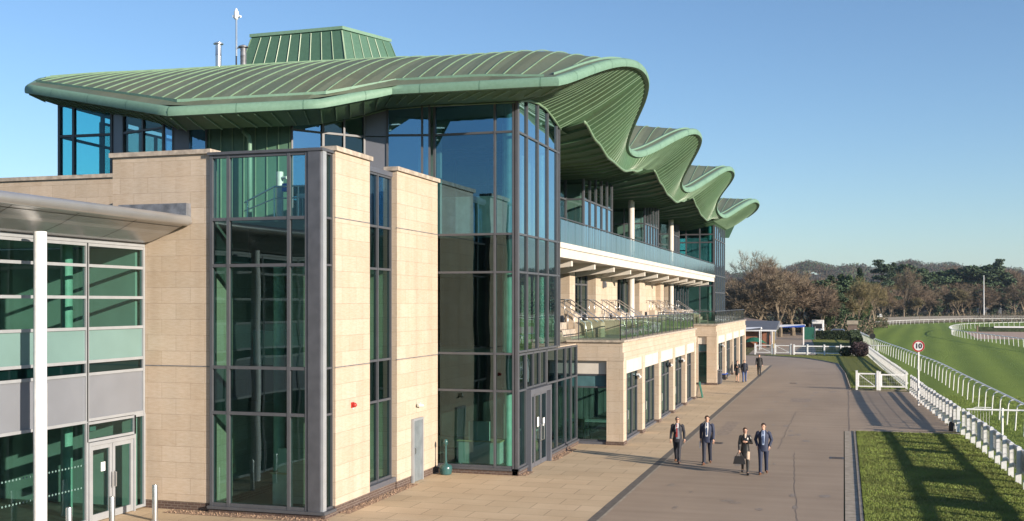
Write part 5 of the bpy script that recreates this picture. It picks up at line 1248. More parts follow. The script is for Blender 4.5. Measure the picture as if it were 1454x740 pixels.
t = thing('site_screen', 'green sheeted screen standing at the end of the clipped hedge', 'screen', (x, y, 0)); m = MB(); m.box(x - .95, x + .75, y, y + 1.2, 0, 2.0); m.build('sheet', 'greensheet', t); m = MB(); m.box(x + .76, x + .86, y - .05, y + 1.2, 0, 2.15); m.build('post', 'steel', t)
# sheds, poles
x, y, _ = atp(1210.5, 470, 196)
sh = thing('starter_hut', 'small grey hut with a pale roof where the rails meet', 'hut', (x, y, 0))
m = MB(); m.box(x - .8, x + .8, y, y + 1.8, 0, 2.1); m.build('wall', 'tileroof', sh); m = MB(); m.hexa([(x - 1, y - .2, 2.1), (x + 1, y - .2, 2.1), (x + 1, y + 2, 2.1), (x - 1, y + 2, 2.1), (x - .95, y - .1, 2.8), (x + .95, y - .1, 2.8), (x + .8, y + 1.6, 2.8), (x - .8, y + 1.6, 2.8)]); m.build('roof', 'concrete', sh)
x, y, _ = atp(1213, 470, 180); t = thing('white_cabinet', 'white cabinet standing in front of the grey hut', 'cabinet', (x, y, 0)); m = MB(); m.box(x - .5, x + .45, y, y + .6, 0, 1.35); m.box(x - .54, x + .49, y - .04, y + .64, 1.35, 1.42); m.build('body', 'white', t); m = MB(); m.box(x - .42, x + .37, y - .02, y, .1, 1.25); m.build('door', 'white', t)
x, y, _ = atp(1397, 458, 372)
t = thing('tall_pole', 'tall thin white pole in front of the woods', 'pole', (x, y, 0)); m = MB(); m.tube([(x, y, 0), (x, y, 15.4)], [.2, .1], 8); m.build('shaft', 'white', t); m = MB(); m.lathe(x, y, [(.3, 0), (.3, .3), (.2, .35)], 10); m.build('base', 'concrete', t)
x, y, _ = atp(1250, 460, 285)
t = thing('camera_pole', 'short pole with a white camera box near the bend', 'pole', (x, y, 0)); m = MB(); m.tube([(x, y, 0), (x, y, 3)], .14, 8); m.build('shaft', 'bark', t); m = MB(); m.box(x - .7, x + .5, y - .3, y + .3, 2.3, 2.6); m.box(x - .2, x + .3, y - .3, y + .3, 2.7, 3.1); m.build('camera_box', 'white', t)
x, y, _ = atp(1407, 450, 430)
t = thing('pale_shed', 'pale blue shed half hidden at the edge of the woods', 'shed', (x, y, 0)); m = MB(); m.box(x - 4.5, x + 4.5, y, y + 6, 0, 3.4); m.build('wall', 'panel_l', t); m = MB(); m.hexa([(x - 4.8, y - .4, 3.4), (x + 4.8, y - .4, 3.4), (x + 4.8, y + 6, 3.4), (x - 4.8, y + 6, 3.4), (x - .2, y - .4, 5.6), (x + .2, y - .4, 5.6), (x + .2, y + 6, 5.6), (x - .2, y + 6, 5.6)]); m.build('roof', 'panel_l', t)
for i, (u, v, d, lab) in enumerate(((1300, 470, 268, 'x'),)): pass
t = thing('jump_fence', 'brush hurdle with a white rail in the infield', 'hurdle', (40, 240, 0)); x, y, _ = atp(1430, 472, 225)
m = MB(); m.box(x - 5.5, x + 12, y, y + .5, 0, 1.0); m.build('brush', 'hedge', t); m = MB(); m.box(x - 2.5, x + 12, y - .15, y - .01, .85, 1.15); m.build('rail', 'white', t); m = MB(); m.box(x - 5.8, x - 5.5, y - .1, y + .6, 0, 1.3); m.build('post', 'bark', t)

# ------------------------------------------------------------------ vegetation
def leaf_cloud(rr, n, fn, size, m=None):
    m = m or MB()
    for i in range(n):
        c = fn(rr)
        if c is None: continue
        s = size * rr.uniform(.6, 1.3); a = Vector((rr.gauss(0, 1), rr.gauss(0, 1), rr.gauss(0, 1))).normalized(); b = a.orthogonal().normalized(); d = a.cross(b)
        q = rr.uniform(0, 6.3); b, d = b * math.cos(q) + d * math.sin(q), d * math.cos(q) - b * math.sin(q); c = Vector(c)
        m.add([c - b * s * .5, c + d * s * .38, c + b * s * .5, c - d * s * .38], [(0, 1, 2, 3)])
    return m
def hedge(lab, x0, x1, y0, y1, h, name='hedge', mat='hedge', n=None, size=.12):
    rr = random.Random(int(x0 * 7 + y0)); t = thing(name, lab, 'hedge', ((x0 + x1) / 2, (y0 + y1) / 2, 0))
    m = MB(); m.box(x0 + .08, x1 - .08, y0 + .08, y1 - .08, 0, h - .08); m.build('core', mat, t)
    V = (x1 - x0) * (y1 - y0) * h; n = n or 5000
    def f(r):
        k = r.random(); x, y, z = r.uniform(x0, x1), r.uniform(y0, y1), r.uniform(0, h)
        if k < .45: z = h + r.gauss(-.02, .04)
        elif k < .8: y = y0 + r.gauss(.02, .04)
        else: x = (x0 if r.random() < .5 else x1) + r.gauss(0, .03)
        return (x, y, z)
    leaf_cloud(rr, n, f, size).build('foliage', mat, t, uv=False); return t
x0 = atp(1155, 480, 184)[0]; x1 = atp(1207, 480, 184)[0]
hedge('clipped dark hedge closing the far lawn', x0, x1, 184.5, 186, 1.35, size=.2)
hedge('tall clipped hedge beside the far lawn, end on to the road', .9, 2.1, 133.5, 170, 1.9, n=9000, size=.2)
def shrub(lab, x, y, r, h, mat, n=2600, size=.09):
    rr = random.Random(int(x * 13 + y)); t = thing('shrub', lab, 'shrub', (x, y, 0))
    m = MB()
    for k in range(7): a = rr.uniform(0, 6.3); m.tube([(x, y, 0), (x + math.cos(a) * r * .5, y + math.sin(a) * r * .5, h * .6)], [.03, .015], 5)
    m.build('stems', 'bark', t)
    def f(q):
        v = Vector((q.gauss(0, 1), q.gauss(0, 1), q.gauss(0, 1))).normalized() * (q.random() ** .35); b = 1 + .22 * noise.noise(v * 2.4 + Vector((x, y, 0)))
        return (x + v.x * r * b, y + v.y * r * b, h * .5 + v.z * h * .5 * b)
    leaf_cloud(rr, n, f, size).build('foliage', mat, t, uv=False); return t
shrub('dark plum coloured round shrub in front of the fence corner', 1.75, 127.2, 1.15, 1.7, 'purple', 5000, .13)
shrub('low dark shrub left of the plum coloured shrub', .25, 127.4, .75, 1.1, 'hedge', 2400, .12)

# bare deciduous trees: limbs, branches and fine twigs grown by repeated forking
def bare_tree(seed, H, spread, forks, up, twig_w, ntw, trunk_h, lean=0.0, droop=0.0):
    rr = random.Random(seed); wood, tw = MB(), MB(); tips = []
    def grow(p, d, L, r, lv):
        n = 3; pts = [p]; rs = [r]; q = p; dd = d
        for i in range(n):
            dd = (dd + Vector((rr.gauss(0, .09), rr.gauss(0, .09), rr.gauss(.02, .07)))).normalized(); q = q + dd * (L / n); pts.append(q); rs.append(r * (1 - .38 * (i + 1) / n))
        wood.tube(pts, rs, 7 if lv == 0 else (5 if lv < 3 else 3), cap=False)
        if lv >= forks: tips.append((pts, dd)); return
        k = rr.choice((3, 3, 4)) if lv else rr.choice((5, 6))
        for j in range(k):
            f = 1.0 if j == 0 else rr.uniform(.35, 1.0)
            b = pts[1] + (pts[-1] - pts[1]) * f if f < 1 else pts[-1]
            ax = dd.orthogonal().normalized(); ax.rotate(Quaternion(dd, rr.uniform(0, 6.3))); ang = (rr.uniform(.1, .3) if j == 0 else rr.uniform(.4, .85)) * spread
            nd = dd.copy(); nd.rotate(Quaternion(ax, ang)); nd = (nd + Vector((0, 0, up * (.25 if lv < 2 else .12) - droop * lv * .06))).normalized()
            grow(b, nd, L * rr.uniform(.62, .82), rs[-1] * (.85 if j == 0 else rr.uniform(.5, .7)), lv + 1)
    grow(Vector((0, 0, 0)), Vector((lean, 0, 1)).normalized(), trunk_h, H * .021, 0)
    for pts, dd in tips:
        for k in range(ntw):
            b = pts[0].lerp(pts[-1], rr.uniform(.1, 1)); d = (dd * .8 + Vector((rr.gauss(0, .55), rr.gauss(0, .55), rr.gauss(.1, .4)))).normalized(); L = H * rr.uniform(.035, .075)
            s = d.orthogonal().normalized(); s.rotate(Quaternion(d, rr.uniform(0, 6.3))); s *= twig_w
            e = b + d * L; mid = b + d * L * .5 + Vector((rr.gauss(0, .04), rr.gauss(0, .04), 0)) * L
            tw.add([b - s, b + s, mid + s * .6, mid - s * .6], [(0, 1, 2, 3)]); tw.add([mid - s * .6, mid + s * .6, e], [(0, 1, 2)])
            if k % 2 == 0:
                e2 = mid + (d + Vector((rr.gauss(0, .6), rr.gauss(0, .6), rr.gauss(.1, .3)))).normalized() * L * .5; tw.add([mid - s * .5, mid + s * .5, e2], [(0, 1, 2)])
    zs = max(v[2] for v in tw.v); k = H / zs
    wood.v = [(a * k, b * k, c * k) for a, b, c in wood.v]; tw.v = [(a * k, b * k, c * k) for a, b, c in tw.v]
    return wood, tw
def evergreen(seed, H, kind, leaf=.34, n=9000):
    rr = random.Random(seed); wood, fo = MB(), MB(); wood.tube([(0, 0, 0), (rr.gauss(0, .1), 0, H * .5), (0, 0, H * .95)], [H * .022, H * .014, .03], 7)
    blobs = []
    if kind == 'cone':
        for i in range(64):
            z = H * (.08 + .88 * (i / 64)); rad = H * .24 * (1 - (i / 64) ** 1.25) * rr.uniform(.55, 1.15) + .25; a = rr.uniform(0, 6.3); d = rad * .62
            blobs.append((Vector((math.cos(a) * d, math.sin(a) * d, z)), rad * .55 + .2, rad * .26 + .2)); wood.tube([(0, 0, z - .3), (math.cos(a) * d * 1.2, math.sin(a) * d * 1.2, z)], [.06, .02], 4, cap=False)
    elif kind == 'cedar':
        for i in range(40):
            z = H * rr.uniform(.3, .98); rad = H * .27 * rr.uniform(.4, 1.0) * (1.15 - .75 * ((z / H - .3) / .7) ** 1.6); a = rr.uniform(0, 6.3); d = rad * .8
            blobs.append((Vector((math.cos(a) * d, math.sin(a) * d, z)), H * .085 * rr.uniform(.7, 1.3), H * .028)); wood.tube([(0, 0, z - H * .05), (math.cos(a) * d, math.sin(a) * d, z - .1)], [.14, .04], 4, cap=False)
    else:
        for i in range(30):
            v = Vector((rr.gauss(0, 1), rr.gauss(0, 1), rr.gauss(0, 1))).normalized() * rr.random() ** .4; c = Vector((v.x * H * .27, v.y * H * .27, H * .53 + v.z * H * .38)); blobs.append((c, H * rr.uniform(.07, .13), H * rr.uniform(.06, .1)))
    per = n // len(blobs)
    for c, r, h in blobs:
        def f(q):
            v = Vector((q.gauss(0, 1), q.gauss(0, 1), q.gauss(0, 1))).normalized() * q.random() ** .4; return (c.x + v.x * r, c.y + v.y * r, max(.1, c.z + v.z * h))
        leaf_cloud(rr, per, f, leaf, fo)
    k = H / max(v[2] for v in fo.v); fo.v = [(a, b, c * k) for a, b, c in fo.v]
    return wood, fo
TREES = {}
def proto(key, label, cat, name, wm, tm, bark, leafm):
    t = thing(name, label, cat, (0, 0, -500)); t.location = (0, 0, 0)
    wm.build('trunk', bark, t, uv=False, origin=(0, 0, 0)); tm.build('crown', leafm, t, uv=False, origin=(0, 0, 0)); TREES[key] = [t, False]
for k, (sd, H, sp, fk, up, nt_, th, bk, lf) in {
    'domeA': (3, 13, .95, 5, .5, 7, 3.0, 'bark', 'twig'), 'domeB': (8, 13, 1.0, 5, .45, 7, 2.6, 'bark', 'twig_red'), 'tallA': (21, 18, .62, 5, 1.0, 5, 5.5, 'bark', 'twig'),
    'tallB': (33, 18, .7, 5, .9, 6, 5.0, 'bark', 'twig_olive'), 'wide': (45, 14, 1.05, 5, .6, 7, 3.6, 'darkbark', 'twig_red'), 'oliv': (58, 13, .9, 5, .6, 8, 2.4, 'bark', 'twig_olive')}.items():
    a, b = bare_tree(sd, H, sp, fk, up, .03, nt_, th); proto(k, '-', 'tree', 'bare_tree', a, b, bk, lf); TREES[k].append(H)
for k, (sd, H, kd, lf, n, mt_) in {'fir': (5, 15, 'cone', .5, 7500, 'leaf_dk'), 'cedar': (6, 18, 'cedar', .5, 8000, 'leaf_blue'), 'holly': (9, 11, 'round', .45, 7500, 'leaf_mid'), 'dkround': (12, 12, 'round', .5, 7500, 'leaf_dk'), 'yellow': (14, 6, 'round', .35, 5000, 'leaf_yel')}.items():
    a, b = evergreen(sd, H, kd, lf, n); proto(k, '-', 'tree', 'evergreen_tree', a, b, 'darkbark', mt_); TREES[k].append(H)
LOOK = {'domeA': 'round crowned bare brown tree', 'domeB': 'reddish brown bare tree with a domed crown', 'tallA': 'tall upright bare tree', 'tallB': 'tall bare tree with an olive tinge', 'wide': 'wide spreading dark limbed bare tree', 'oliv': 'olive tinged bushy bare tree',
        'fir': 'dark pointed conifer', 'cedar': 'tall cedar with flat layered branches', 'holly': 'mid green rounded evergreen', 'dkround': 'dark rounded evergreen', 'yellow': 'yellow green leafy bush'}
trr = random.Random(99); CNT = {}
def tree(key, u, d, vtop, grp, where=None, wscale=1.0, vis=True):
    x, y, _ = atd(u, d); h = CAM_H + (V_H - vtop) / F_PX * d
    P, used, H = TREES[key]; s = h / H; rz = trr.uniform(0, 6.3)
    if not used: o = P; TREES[key][1] = True
    else: o = dup(P, (0, 0, 0))
    o.location = (x, y, -.05); o.rotation_euler = (0, 0, rz); o.scale = (s * wscale, s * wscale, s); o['group'] = grp
    CNT[key] = CNT.get(key, 0) + 1
    o['label'] = where if where else LOOK[key]
    o['_u'] = u; return o
G1, G2, G3 = 'bare trees beyond the pavilion', 'trees behind the far lawn', 'trees at the far side of the racecourse'
# row 1: the big brown group behind the pavilion
row1 = [('domeA', 1040, 200, 396, 1.1), ('domeB', 1052, 235, 402, 1.1), ('domeA', 1024, 215, 398, 1.0), ('domeA', 1075, 196, 384, 1.25), ('domeB', 1092, 212, 378, 1.2), ('tallA', 1088, 248, 351, 1.15), ('domeA', 1108, 192, 378, 1.25), ('wide', 1100, 225, 372, 1.1),
        ('domeB', 1126, 200, 384, 1.3), ('domeA', 1140, 214, 387, 1.2), ('wide', 1148, 214, 398, 1.15), ('domeB', 1163, 208, 402, 1.15), ('domeA', 1116, 240, 376, 1.2), ('domeB', 1066, 250, 388, 1.3), ('domeA', 1150, 245, 389, 1.2)]
ords = ['first', 'second', 'third', 'fourth', 'fifth', 'sixth', 'seventh', 'eighth', 'ninth', 'tenth', 'eleventh', 'twelfth', 'thirteenth', 'fourteenth', 'fifteenth', 'sixteenth', 'seventeenth', 'eighteenth', 'nineteenth', 'twentieth']
ALLT = []
def rowplace(row, grp, place):
    row = sorted(row, key=lambda r: r[1])
    cnt = {}
    tot = {}
    for r in row: tot[r[0]] = tot.get(r[0], 0) + 1
    for key, u, d, v, ws in row:
        cnt[key] = cnt.get(key, 0) + 1
        lab = '%s %s' % (LOOK[key], place)
        if tot[key] > 1: lab = '%s %s from the left, %s' % (ords[cnt[key] - 1], LOOK[key], place)
        ALLT.append(tree(key, u, d, v, grp, lab, ws))
rowplace(row1, G1, 'behind the pavilion')
# row 2: mixed belt behind the hedge and hut
row2 = [('dkround', 1172, 222, 396, 1.3), ('fir', 1181, 226, 390, 1.7), ('fir', 1167, 224, 402, 1.5), ('dkround', 1186, 212, 412, 1.0), ('holly', 1168, 224, 446, .8), ('dkround', 1196, 236, 396, 1.2), ('holly', 1206, 262, 388, .8), ('fir', 1221, 300, 379, .9), ('oliv', 1196, 214, 410, 1.0), ('tallB', 1216, 226, 388, .95), ('tallB', 1232, 245, 390, .9),
        ('holly', 1178, 208, 440, .9), ('oliv', 1208, 236, 405, 1.0), ('holly', 1226, 240, 425, .8), ('oliv', 1242, 262, 404, 1.0), ('domeB', 1250, 300, 402, 1.1), ('yellow', 1222, 262, 448, 1.2), ('cedar', 1252, 340, 368, 1.0), ('dkround', 1229, 255, 430, .8), ('domeB', 1186, 280, 386, 1.1), ('domeA', 1158, 275, 384, 1.0)]
rowplace(row2, G2, 'past the lawn')
row3 = [('tallA', 1283, 372, 376, .9), ('tallB', 1268, 378, 382, 1.0), ('domeB', 1262, 360, 408, 1.2), ('domeB', 1300, 378, 400, 1.2), ('fir', 1270, 405, 372, 1.1), ('fir', 1281, 410, 374, 1.1), ('dkround', 1296, 395, 374, 1.4), ('holly', 1302, 400, 380, 1.1), ('domeA', 1318, 385, 402, 1.2), ('domeB', 1336, 392, 397, 1.2), ('dkround', 1331, 380, 424, .9),
        ('domeA', 1354, 396, 396, 1.2), ('wide', 1350, 420, 386, 1.2), ('dkround', 1325, 400, 386, 1.5), ('dkround', 1342, 405, 384, 1.5), ('wide', 1356, 470, 374, 1.0), ('domeB', 1370, 400, 394, 1.3), ('dkround', 1376, 405, 376, 1.7), ('oliv', 1362, 384, 408, 1.4), ('dkround', 1395, 408, 375, 1.7), ('tallB', 1395, 450, 374, 1.0), ('fir', 1386, 460, 378, .9),
        ('wide', 1390, 398, 400, 1.2), ('cedar', 1416, 415, 367, .85), ('dkround', 1424, 410, 392, 1.3), ('dkround', 1408, 410, 430, 1.1), ('domeA', 1440, 402, 397, 1.3), ('domeB', 1456, 410, 394, 1.3), ('wide', 1436, 440, 380, 1.2), ('domeB', 1420, 460, 378, 1.2), ('oliv', 1304, 372, 420, 1.2), ('oliv', 1252, 330, 415, 1.1),
        ('yellow', 1308, 376, 447, 1.3), ('yellow', 1334, 378, 446, 1.2), ('yellow', 1244, 300, 446, 1.2), ('yellow', 1346, 380, 447, 1.2), ('domeA', 1472, 410, 396, 1.3)]
rowplace(row3, G3, 'across the turf')
# undergrowth along the foot of the belts
m = MB(); rr = random.Random(17)
def ug(r):
    k = r.random()
    if k < .45: u, d = r.uniform(1015, 1260), r.uniform(196, 285)
    else: u, d = r.uniform(1240, 1700), r.uniform(372, 460) if r.random() < .8 else r.uniform(330, 372)
    if 1240 < u < 1300 and d < 340: d += 60
    if 1110 < u < 1180 and d < 218: d += 22
    x, y, _ = atd(u, d); h = 1.6 + 2.2 * noise.noise(Vector((x * .06, y * .06, 3))) ; return (x, y, abs(r.gauss(0, .55)) * h + .1)
for mt_, n, nm in (('hedge', 42000, 'undergrowth'), ('twig', 46000, 'scrub'), ('twig_red', 20000, 'brambles')):
    o = leaf_cloud(rr, n, ug, .36 if nm == 'undergrowth' else .3).build(nm, mt_, uv=False); o['kind'] = 'stuff'
# wooded hills to the horizon: crowns standing on rolling ground
def ridge(u):   # skyline height in the photograph's rows
    return 387 + 4 * math.sin(u * .013 + 1) + 4 * math.sin(u * .037) + 2.5 * math.sin(u * .09 + 2)
hl = MB(); rowsH = []
for d in (480, 620, 800, 1000, 1250, 1600, 2200):
    r = []
    for i in range(61):
        u = -1500 + i * 100; x, y, _ = atd(u, d); v = ridge(u) + 4; top = CAM_H + (V_H - v) / F_PX * 1300
        k = min(1, max(0, (d - 480) / 760)); r.append((x, y, -.1 + top * (k * k * (3 - 2 * k)) * (1 if d < 1700 else .8)))
    rowsH.append(r)
hl.grid(rowsH); hl.build('hill', 'wood_far', smooth=True)['kind'] = 'structure'
fw_ = MB(); rr = random.Random(23)
fws = {}
for i in range(8500):
    d = rr.choice((520, 700, 900, 1080, 1240, 1290, 1320)) * rr.uniform(.93, 1.06); u = rr.uniform(900, 1900); x, y, _ = atd(u, d)
    v = ridge(u) + 6; top = CAM_H + (V_H - v) / F_PX * 1300; k = min(1, max(0, (d - 480) / 800)); z0 = top * k * k * (3 - 2 * k)
    h = rr.uniform(8, 13); r = rr.uniform(3.5, 6.5); key = rr.choices(('wood_far', 'wood_mid', 'leaf_dk'), (6, 3, 2))[0]
    mm = fws.setdefault(key, MB())
    for j in range(26):
        v3 = Vector((rr.gauss(0, 1), rr.gauss(0, 1), rr.gauss(0, 1))).normalized() * rr.random() ** .4; c = Vector((x + v3.x * r, y + v3.y * r, z0 + h * .55 + v3.z * h * .45)); s = rr.uniform(1.0, 2.2)
        a = Vector((rr.gauss(0, 1), rr.gauss(0, 1), rr.gauss(0, 1))).normalized() * s; b = a.orthogonal().normalized() * s; mm.add([c - a * .6, c + b * .6, c + a * .6], [(0, 1, 2)])
for (k, mm), nm in zip(fws.items(), ('far_woods', 'far_copse_woods', 'far_evergreen_woods')): o = mm.build(nm, k, uv=False); o['kind'] = 'stuff'
# a belt of woods all round (behind the camera too), which the glass mirrors
bw = MB(); rr = random.Random(31)
for i in range(420):
    a = rr.uniform(0, 6.283); dd = rr.uniform(170, 420); x, y = math.cos(a) * dd, math.sin(a) * dd
    if -.75 < math.atan2(x, y) < .95 or (x < -5 and y > -60 and x > -80): continue
    h = rr.uniform(9, 17); r = rr.uniform(4, 7)
    for j in range(60):
        v3 = Vector((rr.gauss(0, 1), rr.gauss(0, 1), rr.gauss(0, 1))).normalized() * rr.random() ** .4; c = Vector((x + v3.x * r, y + v3.y * r, h * .5 + v3.z * h * .5)); s = rr.uniform(.6, 1.4)
        a3 = Vector((rr.gauss(0, 1), rr.gauss(0, 1), rr.gauss(0, 1))).normalized() * s; b3 = a3.orthogonal().normalized() * s; bw.add([c - a3 * .6, c + b3 * .6, c + a3 * .6], [(0, 1, 2)])
o = bw.build('surrounding_woods', 'wood_far', uv=False); o['kind'] = 'stuff'

# ------------------------------------------------------------------ people
def pm(name, c, rough=.7, var=.1): M[name] = plain(name, c, rough, var=var, scale=12); return name
pm('navy_suit', (.014, .019, .038)); pm('dark_suit', (.018, .020, .030)); pm('mid_navy', (.018, .027, .062)); pm('grey_waist', (.16, .18, .22)); pm('black_cloth', (.012, .012, .014)); pm('black_leather', (.015, .015, .016), .3)
pm('brown_leather', (.14, .06, .03), .35); pm('blue_shirt', (.36, .45, .62)); pm('white_shirt', (.7, .7, .7)); pm('tie_blue', (.04, .07, .16)); pm('red_tie', (.3, .03, .03)); pm('hair_brown', (.05, .028, .016), .6); pm('hair_grey', (.16, .13, .11), .6)
pm('hair_dark', (.03, .02, .015), .6); pm('jeans', (.05, .09, .22)); pm('cream_top', (.45, .36, .28)); pm('skirt_tan', (.42, .33, .25)); pm('lens_black', (.005, .005, .005), .1); pm('lip', (.35, .12, .10), .5)
def loft(m, rings, n=16, cap=True):
    b = len(m.v)
    for x, y, z, rx, ry in rings:
        for k in range(n): q = 2 * math.pi * k / n; m.v.append((x + rx * math.cos(q), y + ry * math.sin(q), z))
    for i in range(len(rings) - 1):
        for k in range(n): m.f.append((b + i * n + k, b + i * n + (k + 1) % n, b + (i + 1) * n + (k + 1) % n, b + (i + 1) * n + k))
    if cap: m.f.append(tuple(b + k for k in range(n))[::-1]); e = b + (len(rings) - 1) * n; m.f.append(tuple(e + k for k in range(n)))
def skin_mesh(name, nodes, edges, parent, mat):
    me = bpy.data.meshes.new(name); me.from_pydata([n[:3] for n in nodes], edges, []); o = bpy.data.objects.new(name, me); COL.objects.link(o)
    md = o.modifiers.new('s', 'SKIN'); sb = o.modifiers.new('u', 'SUBSURF'); sb.levels = 1; sb.render_levels = 1; md.use_smooth_shade = True
    for i, n in enumerate(nodes):
        v = me.skin_vertices[0].data[i]; v.radius = (n[3], n[4] if len(n) > 4 else n[3]); v.use_root = (i == 0)
    dg = bpy.context.evaluated_depsgraph_get(); dg.update(); ev = bpy.data.meshes.new_from_object(o.evaluated_get(dg)); bpy.data.objects.remove(o)
    ev.name = name; ev.materials.clear(); ev.materials.append(M[mat]); ev.polygons.foreach_set('use_smooth', [True] * len(ev.polygons))
    r = bpy.data.objects.new(name, ev); COL.objects.link(r); r.parent = parent; return r
def person(label, xy, H=1.78, turn=0.0, stride=1, arms=None, coat='navy_suit', legs='navy_suit', shoe='brown_leather', hair='hair_brown', shirt='white_shirt', tie='tie_blue', kind='suit', head_turn=0.0, female=False, step=.24, grp='people walking along the road', extras=()):
    """local frame: the person faces -Y; x is their own left-right as seen from the front"""
    t = thing('person', label, 'person', (xy[0], xy[1], 0.0), grp, turn); k = H / 1.78
    B = lambda m, n, mat, sm=True: m.build(n, mat, t, smooth='auto' if sm else False, origin=(0, 0, 0), uv=False)
    sw = .185 if not female else .16; hw_ = .095
    hipz, kz, az = .92 * k, .49 * k, .085 * k
    L = {}
    for s, ph in ((1, stride), (-1, -stride)):
        fy_ = -step * ph; hip = Vector((s * hw_ * k, 0, hipz)); ank = Vector((s * .09 * k, fy_ + (0.02 if ph > 0 else .05), az + (.0 if ph > 0 else .035)))
        kn = hip.lerp(ank, .5) + Vector((0, -.035 if ph > 0 else -.06, .01)); L[s] = (hip, kn, ank, ph)
    arms = arms or {}
    A = {}
    for s in (1, -1):
        sh = Vector((s * sw * k, .01, 1.445 * k)); kd = arms.get(s, 'swing'); ph = -L[s][3]
        if kd == 'swing': el = sh + Vector((s * .05, .03 - .05 * ph, -.28 * k)); wr = el + Vector((s * .005, -.05 - .07 * ph, -.25 * k)); fd = Vector((0, -.02, -1))
        elif kd == 'pocket': el = sh + Vector((s * .09, .06, -.27 * k)); wr = el + Vector((-s * .075, -.10, -.20 * k)); fd = Vector((-s * .3, -.2, -1))
        elif kd == 'chest': el = sh + Vector((s * .07, .0, -.27 * k)); wr = el + Vector((-s * .15, -.22, .07 * k)); fd = Vector((-s * 1, -.35, .15))
        else: el = sh + Vector((s * .06, .02, -.28 * k)); wr = el + Vector((0, -.04, -.25 * k)); fd = Vector((0, 0, -1))
        A[s] = (sh, el, wr, fd.normalized(), kd)
    nodes, E_ = [], []
    def nd(p, r, r2=None, par=None):
        nodes.append((p[0], p[1], p[2], r * k, (r2 or r) * k)); i = len(nodes) - 1
        if par is not None: E_.append((par, i))
        return i
    r0 = nd((0, 0, hipz + .04 * k), .11, .09); w_ = nd((0, 0, 1.10 * k), .115, .085, r0); c = nd((0, 0, 1.30 * k), .12, .085, w_); nk = nd((0, .01, 1.47 * k), .06, .06, c); hb = nd((0, -.005, 1.565 * k), .055, .06, nk)
    hm = nd((0, -.012, 1.655 * k), .072, .088, hb); nd((0, -.0, 1.735 * k), .058, .075, hm)
    for s in (1, -1):
        hip, kn, ank, ph = L[s]; a = nd(hip, .08, .085, r0); b = nd(kn, .052, .055, a); d = nd(ank, .035, .038, b); f = nd(ank + Vector((s * .015, -.11 * k, -.045 * k)), .035, .025, d)
        sh, el, wr, fd, kd = A[s]; a = nd(sh, .034, .038, c); b = nd(el, .038, .04, a); d = nd(wr, .026, .022, b); pl = nd(wr + fd * .055 * k, .034, .018, d)
        side = fd.cross(Vector((0, 1, 0))); side = side.normalized() if side.length > .2 else Vector((1, 0, 0)); pn = side.cross(fd)
        for j, ln in enumerate((.066, .078, .072, .055)):
            o = side * (.026 - .0175 * j) * k; f1 = nd(wr + fd * .098 * k + o, .0088, .0088, pl); f2 = nd(wr + fd * (.098 + ln * .5) * k + o * 1.08 + pn * .006 * k, .0082, .0082, f1); nd(wr + fd * (.098 + ln * .92) * k + o * 1.1 + pn * .02 * k, .007, .007, f2)
        th = nd(wr + fd * .04 * k + side * .038 * k + pn * .01, .011, .011, pl); nd(wr + fd * .085 * k + side * .055 * k + pn * .018 * k, .009, .009, th)
    skin_mesh('body', nodes, E_, t, 'skin')
    # face
    q = Quaternion((0, 0, 1), head_turn); hc = Vector((0, -.012, 1.655 * k))
    def hp(x, y, z): return hc + q @ Vector((x * k, y * k, z * k))
    m = MB(); m.tube([hp(0, -.082, .012), hp(0, -.108, -.018), hp(0, -.09, -.028)], [.008 * k, .014 * k, .008 * k], 8); 
    for s in (1, -1): m.ellipsoid(hp(s * .076, .005, -.005), (.012 * k, .018 * k, .032 * k), 8, 6)
    m.ellipsoid(hp(0, -.045, -.065), (.042 * k, .040 * k, .036 * k), 10, 7); B(m, 'face', 'skin')
    if 'sunglasses' not in extras:
        m = MB()
        for s in (1, -1): m.ellipsoid(hp(s * .032, -.083, .015), (.013 * k, .008 * k, .008 * k), 8, 6)
        B(m, 'eyes', 'hair_dark')
    m = MB(); m.ellipsoid(hp(0, -.086, -.048), (.024 * k, .008 * k, .007 * k), 8, 5); B(m, 'mouth', 'lip')
    m = MB(); b0 = len(m.v); m.ellipsoid((0, 0, 0), (.084 * k, .104 * k, .094 * k), 16, 12)
    vv = []
    for (x, y, z) in m.v:      # hairline: drop the shell back off the face
        if y < -.02 * k and z < .045 * k: y = max(y, -.02 * k) if z > -.02 * k else .0; x *= .93
        if z < -.045 * k: y = max(y, .02 * k); x *= .86
        j = 1 + .05 * noise.noise(Vector((x * 40, y * 40, z * 40))); vv.append(tuple(hp(x / k * j, y / k * j + .012, z / k * j + .022)))
    m.v = vv
    if female: m.tube([hp(0, .07, .03), hp(0, .11, -.03), hp(0, .1, -.11)], [.06 * k, .055 * k, .03 * k], 10)
    B(m, 'hair', hair)
    # legs
    if kind == 'skirt':
        m = MB()
        for s in (1, -1):
            hip, kn, ank, ph = L[s]; kt = kn + Vector((0, 0, .06)); m.tube([kt, kn.lerp(ank, .35), kn.lerp(ank, .8), ank], [.066 * k, .06 * k, .047 * k, .046 * k], 12)
        if 'bare_legs' not in extras: B(m, 'boots', shoe)
        m = MB(); loft(m, [(0, 0, .60 * k, .165 * k, .15 * k), (0, 0, .75 * k, .18 * k, .14 * k), (0, 0, .93 * k, .165 * k, .12 * k), (0, 0, 1.05 * k, .13 * k, .10 * k)]); B(m, 'skirt', legs)
    else:
        m = MB(); loft(m, [(0, 0, .84 * k, .14 * k, .105 * k), (0, 0, .95 * k, .155 * k, .115 * k), (0, 0, 1.06 * k, .14 * k, .105 * k)])
        for s in (1, -1):
            hip, kn, ank, ph = L[s]; m.tube([hip + Vector((0, 0, .02)), hip.lerp(kn, .3), kn, kn.lerp(ank, .6), ank + Vector((0, -.015, -.03))], [.10 * k, .095 * k, .07 * k, .062 * k, .063 * k], 14)
